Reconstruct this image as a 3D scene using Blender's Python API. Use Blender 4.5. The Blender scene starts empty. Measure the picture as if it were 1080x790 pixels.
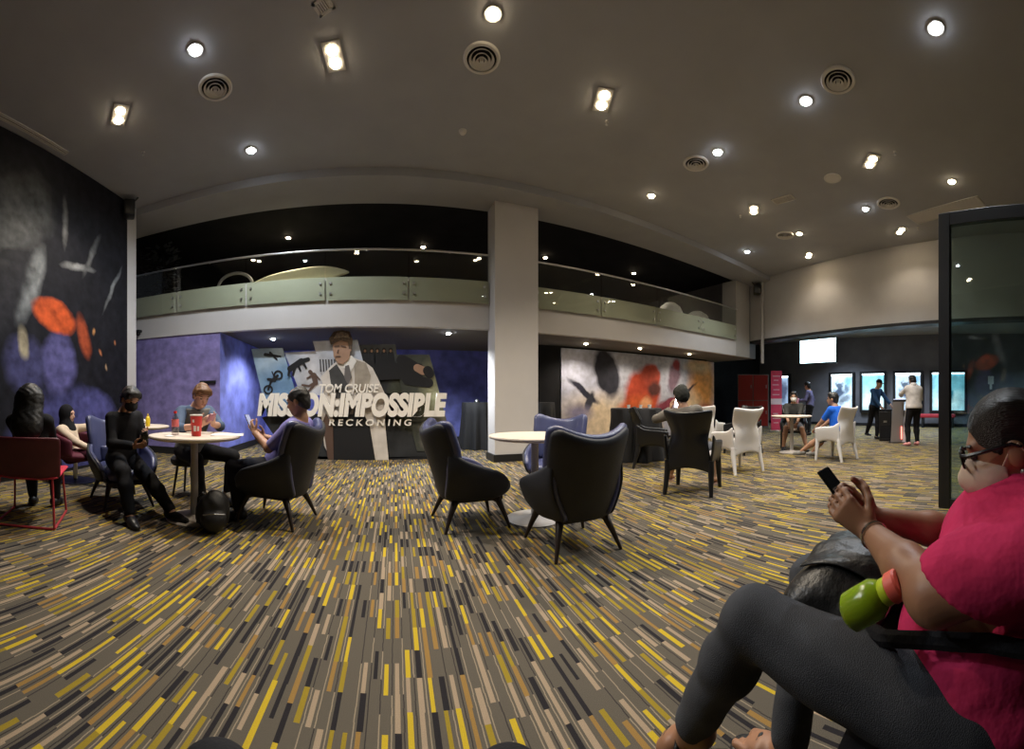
import bpy, bmesh, math, random
import numpy as np
from mathutils import Vector, Matrix
random.seed(7)
SC = bpy.context.scene
COL = SC.collection
PI = math.pi

# ---------------------------------------------------------------- survey: bearings measured from the camera station
F, X0, YH, H = 412.0, 395.0, 422.0, 1.10
def brg(px): return (px - X0) / F
def G(px, py, z=0.0):                       # point on the horizontal plane z
    r = (H - z) * F / (py - YH); t = brg(px)
    return Vector((r * math.sin(t), r * math.cos(t), z))
def PY(px, py, Y):                          # point on the plane y = Y
    t = brg(px); r = Y / math.cos(t)
    return Vector((Y * math.tan(t), Y, H + (YH - py) / F * r))
def PX(px, py, X):                          # point on the plane x = X
    t = brg(px); r = X / math.sin(t)
    return Vector((X, r * math.cos(t), H + (YH - py) / F * r))

# ---------------------------------------------------------------- materials
MATS = {}
def mat(name, col, rough=0.5, metal=0.0, spec=0.5, var=0.0, vscale=6.0, bump=0.0, bscale=80.0, emit=None, estr=0.0,
        trans=0.0, alpha=1.0, ior=1.45, sheen=0.0, coat=0.0):
    if name in MATS: return MATS[name]
    m = bpy.data.materials.new(name); m.use_nodes = True
    nt = m.node_tree; b = nt.nodes['Principled BSDF']
    b.inputs['Base Color'].default_value = (*col, 1); b.inputs['Roughness'].default_value = rough
    b.inputs['Metallic'].default_value = metal; b.inputs['Specular IOR Level'].default_value = spec
    b.inputs['Transmission Weight'].default_value = trans; b.inputs['Alpha'].default_value = alpha
    b.inputs['IOR'].default_value = ior; b.inputs['Sheen Weight'].default_value = sheen; b.inputs['Coat Weight'].default_value = coat
    if emit:
        b.inputs['Emission Color'].default_value = (*emit, 1); b.inputs['Emission Strength'].default_value = estr
    tc = nt.nodes.new('ShaderNodeTexCoord')
    if var > 0:
        n = nt.nodes.new('ShaderNodeTexNoise'); n.inputs['Scale'].default_value = vscale; n.inputs['Detail'].default_value = 4
        nt.links.new(tc.outputs['Object'], n.inputs['Vector'])
        r = nt.nodes.new('ShaderNodeValToRGB')
        r.color_ramp.elements[0].position = .3; r.color_ramp.elements[1].position = .7
        r.color_ramp.elements[0].color = (*[max(0, c * (1 - var)) for c in col], 1)
        r.color_ramp.elements[1].color = (*[min(1, c * (1 + var)) for c in col], 1)
        nt.links.new(n.outputs['Fac'], r.inputs['Fac']); nt.links.new(r.outputs['Color'], b.inputs['Base Color'])
    if bump > 0:
        n2 = nt.nodes.new('ShaderNodeTexNoise'); n2.inputs['Scale'].default_value = bscale; n2.inputs['Detail'].default_value = 3
        nt.links.new(tc.outputs['Object'], n2.inputs['Vector'])
        bp = nt.nodes.new('ShaderNodeBump'); bp.inputs['Strength'].default_value = bump; bp.inputs['Distance'].default_value = .01
        nt.links.new(n2.outputs['Fac'], bp.inputs['Height']); nt.links.new(bp.outputs['Normal'], b.inputs['Normal'])
    MATS[name] = m
    return m

def art(name, base, blobs, distort=.15, dscale=2.0, emit=0.0, rough=.6, var=.3, vscale=3.0):
    """Printed abstract picture: soft ellipses (cx, cz, rx, rz, angle, colour, softness) over a mottled ground, object x/z."""
    m = bpy.data.materials.new(name); m.use_nodes = True; nt = m.node_tree; N = nt.nodes; L = nt.links
    b = N['Principled BSDF']; b.inputs['Roughness'].default_value = rough; b.inputs['Specular IOR Level'].default_value = .15
    tc = N.new('ShaderNodeTexCoord')
    nz = N.new('ShaderNodeTexNoise'); nz.inputs['Scale'].default_value = dscale; nz.inputs['Detail'].default_value = 5
    L.new(tc.outputs['Object'], nz.inputs['Vector'])
    sub = N.new('ShaderNodeVectorMath'); sub.operation = 'SUBTRACT'; sub.inputs[1].default_value = (.5, .5, .5)
    L.new(nz.outputs['Color'], sub.inputs[0])
    sc = N.new('ShaderNodeVectorMath'); sc.operation = 'SCALE'; sc.inputs['Scale'].default_value = distort * 2
    L.new(sub.outputs[0], sc.inputs[0])
    ad = N.new('ShaderNodeVectorMath'); ad.operation = 'ADD'
    L.new(tc.outputs['Object'], ad.inputs[0]); L.new(sc.outputs[0], ad.inputs[1])
    fl = N.new('ShaderNodeVectorMath'); fl.operation = 'MULTIPLY'; fl.inputs[1].default_value = (1, 0, 1)
    L.new(ad.outputs[0], fl.inputs[0])
    cur = N.new('ShaderNodeRGB'); cur.outputs[0].default_value = (*base, 1); cur = cur.outputs[0]
    for (cx, cz, rx, rz, an, colr, soft) in blobs:
        mp = N.new('ShaderNodeMapping'); mp.vector_type = 'TEXTURE'
        mp.inputs['Location'].default_value = (cx, 0, cz); mp.inputs['Rotation'].default_value = (0, -math.radians(an), 0)
        mp.inputs['Scale'].default_value = (rx, 1, rz)
        L.new(fl.outputs[0], mp.inputs['Vector'])
        ln = N.new('ShaderNodeVectorMath'); ln.operation = 'LENGTH'; L.new(mp.outputs[0], ln.inputs[0])
        mr = N.new('ShaderNodeMapRange'); mr.inputs['From Min'].default_value = 1 - soft; mr.inputs['From Max'].default_value = 1 + soft
        mr.inputs['To Min'].default_value = 1; mr.inputs['To Max'].default_value = 0; L.new(ln.outputs['Value'], mr.inputs['Value'])
        mx = N.new('ShaderNodeMix'); mx.data_type = 'RGBA'; L.new(mr.outputs[0], mx.inputs['Factor'])
        L.new(cur, mx.inputs[6]); mx.inputs[7].default_value = (*colr, 1); cur = mx.outputs[2]
    n3 = N.new('ShaderNodeTexNoise'); n3.inputs['Scale'].default_value = vscale; n3.inputs['Detail'].default_value = 8
    L.new(tc.outputs['Object'], n3.inputs['Vector'])
    m3 = N.new('ShaderNodeMapRange'); m3.inputs['From Min'].default_value = .3; m3.inputs['From Max'].default_value = .7
    m3.inputs['To Min'].default_value = 1 - var; m3.inputs['To Max'].default_value = 1 + var; L.new(n3.outputs['Fac'], m3.inputs['Value'])
    vm = N.new('ShaderNodeVectorMath'); vm.operation = 'SCALE'; L.new(cur, vm.inputs[0]); L.new(m3.outputs[0], vm.inputs['Scale'])
    L.new(vm.outputs[0], b.inputs['Base Color'])
    if emit > 0:
        L.new(vm.outputs[0], b.inputs['Emission Color']); b.inputs['Emission Strength'].default_value = emit
    return m

def glass(name, tint, refl=.06, rough=.02):
    m = bpy.data.materials.new(name); m.use_nodes = True; nt = m.node_tree; N = nt.nodes; L = nt.links
    N.remove(N['Principled BSDF'])
    t = N.new('ShaderNodeBsdfTransparent'); t.inputs[0].default_value = (*tint, 1); g = N.new('ShaderNodeBsdfGlossy'); g.inputs['Roughness'].default_value = rough
    lw = N.new('ShaderNodeLayerWeight'); lw.inputs['Blend'].default_value = .35; mr = N.new('ShaderNodeMapRange'); mr.inputs['To Min'].default_value = refl; mr.inputs['To Max'].default_value = .7
    pw = N.new('ShaderNodeMath'); pw.operation = 'POWER'; pw.inputs[1].default_value = 2.0; L.new(lw.outputs['Facing'], pw.inputs[0]); L.new(pw.outputs[0], mr.inputs['Value'])
    mx = N.new('ShaderNodeMixShader'); L.new(mr.outputs[0], mx.inputs[0]); L.new(t.outputs[0], mx.inputs[1]); L.new(g.outputs[0], mx.inputs[2]); L.new(mx.outputs[0], N['Material Output'].inputs[0])
    MATS[name] = m; return m

# ---------------------------------------------------------------- objects
def tag(o, label, cat, group=None):
    o['label'] = label; o['category'] = cat
    if group: o['group'] = group
    return o
def thing(name, label, cat, loc=(0, 0, 0), rotz=0.0, group=None):
    o = bpy.data.objects.new(name, None); COL.objects.link(o); o.empty_display_size = .1
    o.location = loc; o.rotation_euler = (0, 0, rotz)
    return tag(o, label, cat, group)
def link(name, me, m=None, parent=None, loc=None, rot=None, smooth=True, label=None):
    o = bpy.data.objects.new(name, me); COL.objects.link(o)
    if m and not me.materials: me.materials.append(m)
    if parent: o.parent = parent
    if loc is not None: o.location = loc
    if rot is not None: o.rotation_euler = rot
    if smooth: me.shade_smooth()
    if label: o['label'] = label
    return o
def obj(name, bm, m, parent=None, loc=None, rot=None, smooth=False, label=None):
    me = bpy.data.meshes.new(name); bmesh.ops.recalc_face_normals(bm, faces=bm.faces[:]); bm.to_mesh(me); bm.free()
    o = link(name, me, m, parent, loc, rot, False, label)
    if smooth:
        me.shade_smooth()
        try: me.set_sharp_from_angle(angle=math.radians(38))
        except Exception: pass
    return o
def struct(name, bm, m, **k):
    o = obj(name, bm, m, **k); o['kind'] = 'structure'; return o
def dup(root, loc, rotz, label=None, group=None, name=None):
    r = root.copy(); COL.objects.link(r); r.location = loc; r.rotation_euler = (0, 0, rotz)
    if label: r['label'] = label
    if group: r['group'] = group
    def rec(a, b):
        for ch in a.children:
            c = ch.copy(); COL.objects.link(c); c.parent = b; rec(ch, c)
    rec(root, r)
    return r
def bakemods(o):
    dg = bpy.context.evaluated_depsgraph_get(); dg.update()
    me = bpy.data.meshes.new_from_object(o.evaluated_get(dg)); o.modifiers.clear(); o.data = me
    return o

# ---------------------------------------------------------------- mesh pieces
def box(bm, lo, hi, bev=0.0, M=None):
    lo = Vector(lo); hi = Vector(hi); c = (lo + hi) / 2; s = hi - lo
    r = bmesh.ops.create_cube(bm, size=1, matrix=Matrix.Translation(c) @ Matrix.Diagonal((*s, 1)))
    vs = r['verts']
    if bev > 0:
        es = list({e for v in vs for e in v.link_edges})
        q = bmesh.ops.bevel(bm, geom=es, offset=min(bev, min(s) * .45), segments=2, affect='EDGES', profile=.5)
        vs = list({v for f in q['faces'] for v in f.verts} | {v for v in vs if v.is_valid})
    if M is not None: bmesh.ops.transform(bm, matrix=M, verts=vs)
    return bm
def B(lo, hi, bev=0.0, M=None): return box(bmesh.new(), lo, hi, bev, M)
def lathe(bm, prof, n=32, M=None):
    rings = []
    for (r, z) in prof:
        if r < 1e-6: rings.append([bm.verts.new((0, 0, z))])
        else: rings.append([bm.verts.new((r * math.cos(2 * PI * i / n), r * math.sin(2 * PI * i / n), z)) for i in range(n)])
    for a, b in zip(rings, rings[1:]):
        for i in range(n):
            j = (i + 1) % n
            if len(a) == 1 and len(b) == 1: continue
            if len(a) == 1: bm.faces.new((a[0], b[i], b[j]))
            elif len(b) == 1: bm.faces.new((a[i], a[j], b[0]))
            else: bm.faces.new((a[i], a[j], b[j], b[i]))
    if M is not None: bmesh.ops.transform(bm, matrix=M, verts=[v for r in rings for v in r])
    return bm
def tube(bm, pts, rad, n=10, caps=True):
    pts = [Vector(p) for p in pts]; rads = rad if isinstance(rad, (list, tuple)) else [rad] * len(pts)
    prev = None; rings = []
    for i, p in enumerate(pts):
        t = (pts[min(i + 1, len(pts) - 1)] - pts[max(i - 1, 0)]).normalized()
        if prev is None:
            u = t.cross(Vector((0, 0, 1)))
            if u.length < .05: u = t.cross(Vector((1, 0, 0)))
        else: u = prev - t * prev.dot(t)
        u.normalize(); prev = u; w = t.cross(u)
        rings.append([bm.verts.new(p + (u * math.cos(2 * PI * k / n) + w * math.sin(2 * PI * k / n)) * rads[i]) for k in range(n)])
    for a, b in zip(rings, rings[1:]):
        for k in range(n): bm.faces.new((a[k], a[(k + 1) % n], b[(k + 1) % n], b[k]))
    if caps:
        bm.faces.new(rings[0][::-1]); bm.faces.new(rings[-1])
    return bm
def ball(bm, c, r, R=None, u=16, v=10):
    M = Matrix.Translation(Vector(c)) @ (R.to_4x4() if R is not None else Matrix.Identity(4)) @ Matrix.Diagonal((*(r if hasattr(r, '__len__') else (r, r, r)), 1))
    bmesh.ops.create_uvsphere(bm, u_segments=u, v_segments=v, radius=1, matrix=M); return bm
def prism(bm, poly, y0, y1):                # outline in x/z, thickness along y
    a = [bm.verts.new((x, y0, z)) for x, z in poly]; b = [bm.verts.new((x, y1, z)) for x, z in poly]
    bm.faces.new(a); bm.faces.new(b[::-1]); n = len(poly)
    for i in range(n): bm.faces.new((a[i], b[i], b[(i + 1) % n], a[(i + 1) % n]))
    return bm
def slab(bm, poly, z0, z1):                 # outline in x/y, thickness along z
    a = [bm.verts.new((x, y, z0)) for x, y in poly]; b = [bm.verts.new((x, y, z1)) for x, y in poly]
    bm.faces.new(a); bm.faces.new(b[::-1]); n = len(poly)
    for i in range(n): bm.faces.new((a[i], b[i], b[(i + 1) % n], a[(i + 1) % n]))
    return bm
def sheet(fn, nu, nv, thick, sub=1, offset=0.0):
    """Closed curved panel from fn(u, v) -> point, u in -1..1, v in 0..1."""
    bm = bmesh.new()
    g = [[bm.verts.new(fn(-1 + 2 * i / nu, j / nv)) for i in range(nu + 1)] for j in range(nv + 1)]
    for j in range(nv):
        for i in range(nu): bm.faces.new((g[j][i], g[j][i + 1], g[j + 1][i + 1], g[j + 1][i]))
    me = bpy.data.meshes.new('t'); bm.to_mesh(me); bm.free()
    o = bpy.data.objects.new('t', me); COL.objects.link(o)
    s = o.modifiers.new('s', 'SOLIDIFY'); s.thickness = thick; s.offset = offset; s.use_even_offset = False
    if sub:
        q = o.modifiers.new('q', 'SUBSURF'); q.levels = sub; q.render_levels = sub
    bakemods(o); me = o.data; bpy.data.objects.remove(o); return me
def interp(xs, ys, x):
    return float(np.interp(x, xs, ys))
def text_mesh(s, x0, x1, z0, z1, depth, bold=.0, shear=.0, space=1.0):
    cu = bpy.data.curves.new('t', 'FONT'); cu.body = s; cu.extrude = .5; cu.offset = bold; cu.shear = shear; cu.space_character = space
    o = bpy.data.objects.new('t', cu); me = bpy.data.meshes.new_from_object(o)
    bpy.data.objects.remove(o); bpy.data.curves.remove(cu)
    n = len(me.vertices); a = np.empty(n * 3); me.vertices.foreach_get('co', a); a = a.reshape(-1, 3)
    lo = a.min(0); hi = a.max(0); q = (a - lo) / (hi - lo)
    out = np.stack([x0 + q[:, 0] * (x1 - x0), -q[:, 2] * depth, z0 + q[:, 1] * (z1 - z0)], 1)
    me.vertices.foreach_set('co', out.ravel()); me.materials.clear(); me.update(); return me
# ---------------------------------------------------------------- smooth bodies: blended distance fields meshed by surface nets
class Field:
    def __init__(s): s.pr = []; s.cut = []
    def cap(s, a, b, ra, rb=None, k=.03, sq=None, f=1.0):
        s.pr.append(('c', np.array(a, float), np.array(b, float), ra, ra if rb is None else rb, k, sq, f)); return s
    def ell(s, c, r, R=None, k=.03):
        s.pr.append(('e', np.array(c, float), np.array(r, float), np.eye(3) if R is None else np.array(R, float), k)); return s
    def plane(s, p, n, c=None, rad=None):         # removes what lies on the side of n (optionally only within rad of c)
        n = np.array(n, float); s.cut.append(('p', np.array(p, float), n / np.linalg.norm(n), None if c is None else np.array(c, float), rad)); return s
    def sub(s, c, r, R=None):
        s.cut.append(('s', np.array(c, float), np.array(r, float), np.eye(3) if R is None else np.array(R, float))); return s
    @staticmethod
    def dell(P, c, r, R):
        q = (P - c) @ R
        k0 = np.sqrt((q / r) ** 2 @ np.ones(3)) + 1e-9; k1 = np.sqrt((q / (r * r)) ** 2 @ np.ones(3)) + 1e-9
        return k0 * (k0 - 1) / k1
    def mesh(s, h, name='body', wob=0.0, wsc=20.0):
        los = []; his = []
        for p in s.pr:
            if p[0] == 'c':
                m = max(p[3], p[4]) * 1.1; los.append(np.minimum(p[1], p[2]) - m); his.append(np.maximum(p[1], p[2]) + m)
            else:
                m = np.abs(p[3]) @ p[2]; los.append(p[1] - m); his.append(p[1] + m)
        lo = np.min(los, 0) - 4 * h; hi = np.max(his, 0) + 4 * h
        n = np.ceil((hi - lo) / h).astype(int) + 1
        V = np.full(n, 1.0, np.float32)
        ax = [lo[i] + np.arange(n[i]) * h for i in range(3)]
        for p, l, u in zip(s.pr, los, his):
            k = p[5] if p[0] == 'c' else p[4]
            i0 = np.maximum(0, np.floor((l - lo - k - 3 * h) / h).astype(int)); i1 = np.minimum(n, np.ceil((u - lo + k + 3 * h) / h).astype(int) + 1)
            sl = tuple(slice(i0[q], i1[q]) for q in range(3))
            P = np.stack(np.meshgrid(*[ax[q][sl[q]] for q in range(3)], indexing='ij'), -1)
            if p[0] == 'c':
                a, b, ra, rb, k, sq, f = p[1:]
                ab = b - a; t = np.clip(((P - a) @ ab) / max(ab @ ab, 1e-9), 0, 1)
                q = P - (a + t[..., None] * ab)
                if sq is not None:
                    nn = np.array(sq, float); q = q + (q @ nn)[..., None] * nn * (f - 1)
                d = np.linalg.norm(q, axis=-1) - (ra + (rb - ra) * t)
            else: d = s.dell(P, p[1], p[2], p[3])
            A = V[sl]; hh = np.clip(.5 + .5 * (A - d) / k, 0, 1)
            V[sl] = A + (d - A) * hh - k * hh * (1 - hh)
        if s.cut or wob:
            P = np.stack(np.meshgrid(*ax, indexing='ij'), -1).astype(np.float32)
            if wob: V += (wob * (np.sin(P[..., 0] * wsc + 2 * np.sin(P[..., 2] * wsc * .7)) * np.sin(P[..., 1] * wsc * .8 + 1.7 * np.sin(P[..., 2] * wsc * .5 + P[..., 0] * 9)))).astype(np.float32)
            for c in s.cut:
                if c[0] == 'p':
                    d = (P - c[1]) @ c[2]
                    if c[3] is not None: d = np.where(np.linalg.norm(P - c[3], axis=-1) < c[4], d, -1)
                    V = np.maximum(V, d)
                else: V = np.maximum(V, -s.dell(P, c[1], c[2], c[3]))
        return surfnet(V, lo, h, name)

def surfnet(V, lo, h, name):
    S = V < 0
    c = [(i, j, k) for i in (0, 1) for j in (0, 1) for k in (0, 1)]
    n = np.array(V.shape) - 1
    def crn(A, o): return A[o[0]:o[0] + n[0], o[1]:o[1] + n[1], o[2]:o[2] + n[2]]
    cnt = sum(crn(S, o).astype(np.int8) for o in c)
    act = (cnt > 0) & (cnt < 8); idx = np.argwhere(act)
    vals = np.stack([crn(V, o)[act] for o in c], 1)
    acc = np.zeros((len(idx), 3)); num = np.zeros(len(idx)); ca = np.array(c, float)
    for a in range(8):
        for b in range(a + 1, 8):
            if sum(abs(c[a][q] - c[b][q]) for q in range(3)) != 1: continue
            va = vals[:, a]; vb = vals[:, b]; m = (va < 0) != (vb < 0)
            t = va[m] / (va[m] - vb[m]); acc[m] += ca[a] + t[:, None] * (ca[b] - ca[a]); num[m] += 1
    verts = lo + (idx + acc / num[:, None]) * h
    vi = np.full(n, -1, np.int64); vi[act] = np.arange(len(idx))
    faces = []
    for ax in range(3):
        a1, a2 = (ax + 1) % 3, (ax + 2) % 3
        s0 = [slice(1, -1)] * 3; s0[ax] = slice(0, -1); s1 = [slice(1, -1)] * 3; s1[ax] = slice(1, None)
        A = S[tuple(s0)]; Bq = S[tuple(s1)]
        for flip in (False, True):
            m = np.argwhere((A & ~Bq) if not flip else (~A & Bq))
            if not len(m): continue
            g = m.copy(); g[:, a1] += 1; g[:, a2] += 1
            def cell(d1, d2):
                q = g.copy(); q[:, a1] += d1; q[:, a2] += d2; return vi[q[:, 0], q[:, 1], q[:, 2]]
            f = np.stack([cell(-1, -1), cell(0, -1), cell(0, 0), cell(-1, 0)], 1)
            faces.append(f[:, ::-1] if flip else f)
    f = np.concatenate(faces) if faces else np.zeros((0, 4), int)
    f = f[(f >= 0).all(1)]
    me = bpy.data.meshes.new(name)
    me.vertices.add(len(verts)); me.vertices.foreach_set('co', verts.astype(np.float32).ravel())
    me.loops.add(len(f) * 4); me.loops.foreach_set('vertex_index', f.astype(np.int32).ravel())
    me.polygons.add(len(f)); me.polygons.foreach_set('loop_start', np.arange(0, len(f) * 4, 4, dtype=np.int32))
    me.update(calc_edges=True); me.validate(); me.shade_smooth()
    return me

# ---------------------------------------------------------------- people
def v3(*a): return np.array(a, float)
def nrm(a): a = np.array(a, float); return a / (np.linalg.norm(a) + 1e-9)
def ik(a, c, l1, l2, pole):
    d = c - a; L = np.linalg.norm(d)
    if L > (l1 + l2) * .995: c = a + d / L * (l1 + l2) * .995; d = c - a; L = np.linalg.norm(d)
    x = (l1 * l1 - l2 * l2 + L * L) / (2 * L); hgt = math.sqrt(max(l1 * l1 - x * x, 0)); u = d / L
    p = np.array(pole, float); p = p - u * (p @ u); p = nrm(p)
    return a + u * x + p * hgt, c
def headR(fw, up=(0, 0, 1)):
    fw = nrm(fw); r = nrm(np.cross(fw, up)); u = np.cross(r, fw)
    return np.stack([r, fw, u], 1)                   # columns: right, forward, up
def hand(Fd, w, d, palm, side, curl, s=1.0, k=.005):
    """five fingers: w wrist, d pointing direction, palm = palm normal, side = +1 right hand / -1 left hand"""
    d = nrm(d); palm = nrm(palm - d * (np.array(palm, float) @ d)); lat = np.cross(palm, d) * -side   # towards the thumb
    lat = nrm(lat)
    for o in (-.026, -.009, .009, .026):
        Fd.cap(w + d * .008 * s + lat * o * .6 * s, w + d * .085 * s + lat * o * s, .0125 * s, .0115 * s, k=.012)
    for o, ln in ((.030, .070), (.010, .080), (-.010, .074), (-.029, .058)):
        p = w + d * .085 * s + lat * o * s; a = curl * .35
        for seg, rr in ((.45, .0092), (.32, .0085), (.23, .0075)):
            q = p + (d * math.cos(a) + palm * math.sin(a)) * ln * seg * s
            Fd.cap(p, q, rr * s, rr * .93 * s, k=k); p = q; a += curl * .75
    p = w + d * .022 * s + lat * .026 * s; a = .75
    for seg, rr in ((.042, .0125), (.034, .0105), (.026, .009)):
        dd = nrm(d * math.cos(a) + lat * math.sin(a) + palm * .35 * curl)
        q = p + dd * seg * s; Fd.cap(p, q, rr * s, rr * .92 * s, k=k + .003); p = q; a -= .28

def arms_prims(Fd, J, sd, i, upto, w=1.0):
    sh, el, wr = J['sh' + sd], J['el' + sd], J['wr' + sd]
    Fd.cap(sh, sh + (el - sh) * min(1, upto * 2), (.052 * w + i), (.042 * w + i), k=.03)
    if upto > .5:
        t = (upto - .5) * 2; Fd.cap(el, el + (wr - el) * t, .041 * w + i, .041 * w + i - .012 * t, k=.02)
def leg_prims(Fd, J, sd, i, upto, w=1.0):
    hp, kn, an = J['hp' + sd], J['kn' + sd], J['an' + sd]
    Fd.cap(hp, hp + (kn - hp) * min(1, upto * 2), .088 * w + i, (.088 + (.058 - .088) * min(1, upto * 2)) * w + i, k=.04)
    if upto > .5:
        t = (upto - .5) * 2; m = kn + (an - kn) * min(t, .35)
        Fd.cap(kn, m, .057 * w + i, .056 * w + i, k=.02)
        if t > .35: Fd.cap(m, kn + (an - kn) * t, .056 * w + i, (.036 if t > .9 else .045) * w + i, k=.03)
def torso_prims(Fd, J, i, w=1.0, dep=1.0, lo=True):
    R = J['R']; pel, nk = J['pel'], J['nk']; ax = nk - pel
    if lo: Fd.ell(pel + ax * .02, (.165 * w + i, .115 * dep * w + i, .125 + i), R, k=.05)
    Fd.ell(pel + ax * .30, (.138 * w + i, .108 * dep * w + i, .15 + i), R, k=.05)
    Fd.ell(pel + ax * .66, (.155 * w + i, .108 * dep * (1 + w) / 2 + i, .165 + i), R, k=.05)
    Fd.cap(J['shL'] * .9 + J['shR'] * .1, J['shR'] * .9 + J['shL'] * .1, .052 + i, k=.05)
    Fd.cap(pel + ax * .9, nk + ax * .04, .062 + i, .054 + i, k=.04)
def head_prims(Fd, J, s=1.0):
    c, R = J['hd'], J['HR']; r, f, u = R[:, 0], R[:, 1], R[:, 2]
    Fd.ell(c + u * .022 * s - f * .008 * s, v3(.076, .096, .098) * s, R, k=.02)
    Fd.ell(c + f * .028 * s - u * .045 * s, v3(.060, .066, .072) * s, R, k=.03)
    Fd.ell(c + f * .058 * s - u * .095 * s, v3(.028, .026, .022) * s, R, k=.03)
    Fd.cap(c + f * .088 * s - u * .002 * s, c + f * .105 * s - u * .036 * s, .009 * s, .014 * s, k=.012)
    Fd.cap(c + f * .082 * s + u * .022 * s - r * .035 * s, c + f * .082 * s + u * .022 * s + r * .035 * s, .012 * s, k=.02)
    Fd.cap(c + f * .086 * s - u * .062 * s - r * .016 * s, c + f * .086 * s - u * .062 * s + r * .016 * s, .010 * s, k=.012)
    for q in (-1, 1): Fd.ell(c + r * q * .077 * s - u * .012 * s - f * .006 * s, v3(.012, .022, .034) * s, R, k=.008)
    Fd.cap(J['nk'] - (J['nk'] - J['pel']) * .08, c - u * .06 * s - f * .02 * s, .054 * s, .052 * s, k=.03)
def sub_ob(name, Fd, h, m, root, label=None, wob=0.0, wsc=20.0):
    me = Fd.mesh(h, name, wob, wsc); return link(name, me, m, root, label=label)

def pose(pel, lean=0, side=0, sway=0, s=1.0, yaw=0, hands=None, feet=None, hdir=(0, 1, -.2), neck=.49, shw=.175,
         apole=((-.6, -.5, -.8), (.6, -.5, -.8)), lpole=((-.15, 1, .4), (.15, 1, .4)), hfwd=.04, hup=.165):
    """joints in the person's own frame: facing +y, left is -x"""
    J = {'pel': v3(*pel)}
    l = math.radians(lean); sd = math.radians(side)
    up = nrm(v3(math.sin(sd), -math.sin(l), math.cos(l))); y = math.radians(yaw)
    rt = nrm(v3(math.cos(y), math.sin(y), 0)); rt = nrm(rt - up * (rt @ up)); fw = np.cross(up, rt)
    J['R'] = np.stack([rt, fw, up], 1); J['nk'] = J['pel'] + up * neck * s
    for q, n in ((-1, 'L'), (1, 'R')):
        J['sh' + n] = J['pel'] + up * (neck - .055) * s + rt * q * shw * s
        J['hp' + n] = J['pel'] + v3(q * .088 * s, 0, -.02)
        t = hands[0 if q < 0 else 1]
        J['el' + n], J['wr' + n] = ik(J['sh' + n], v3(*t), .285 * s, .25 * s, apole[0 if q < 0 else 1])
        t = feet[0 if q < 0 else 1]
        J['kn' + n], J['an' + n] = ik(J['hp' + n], v3(*t), .43 * s, .415 * s, lpole[0 if q < 0 else 1])
    J['HR'] = headR(hdir); J['hd'] = J['nk'] + up * hup * .5 * s + J['HR'][:, 2] * hup * .5 * s + fw * hfwd * s
    return J

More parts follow.
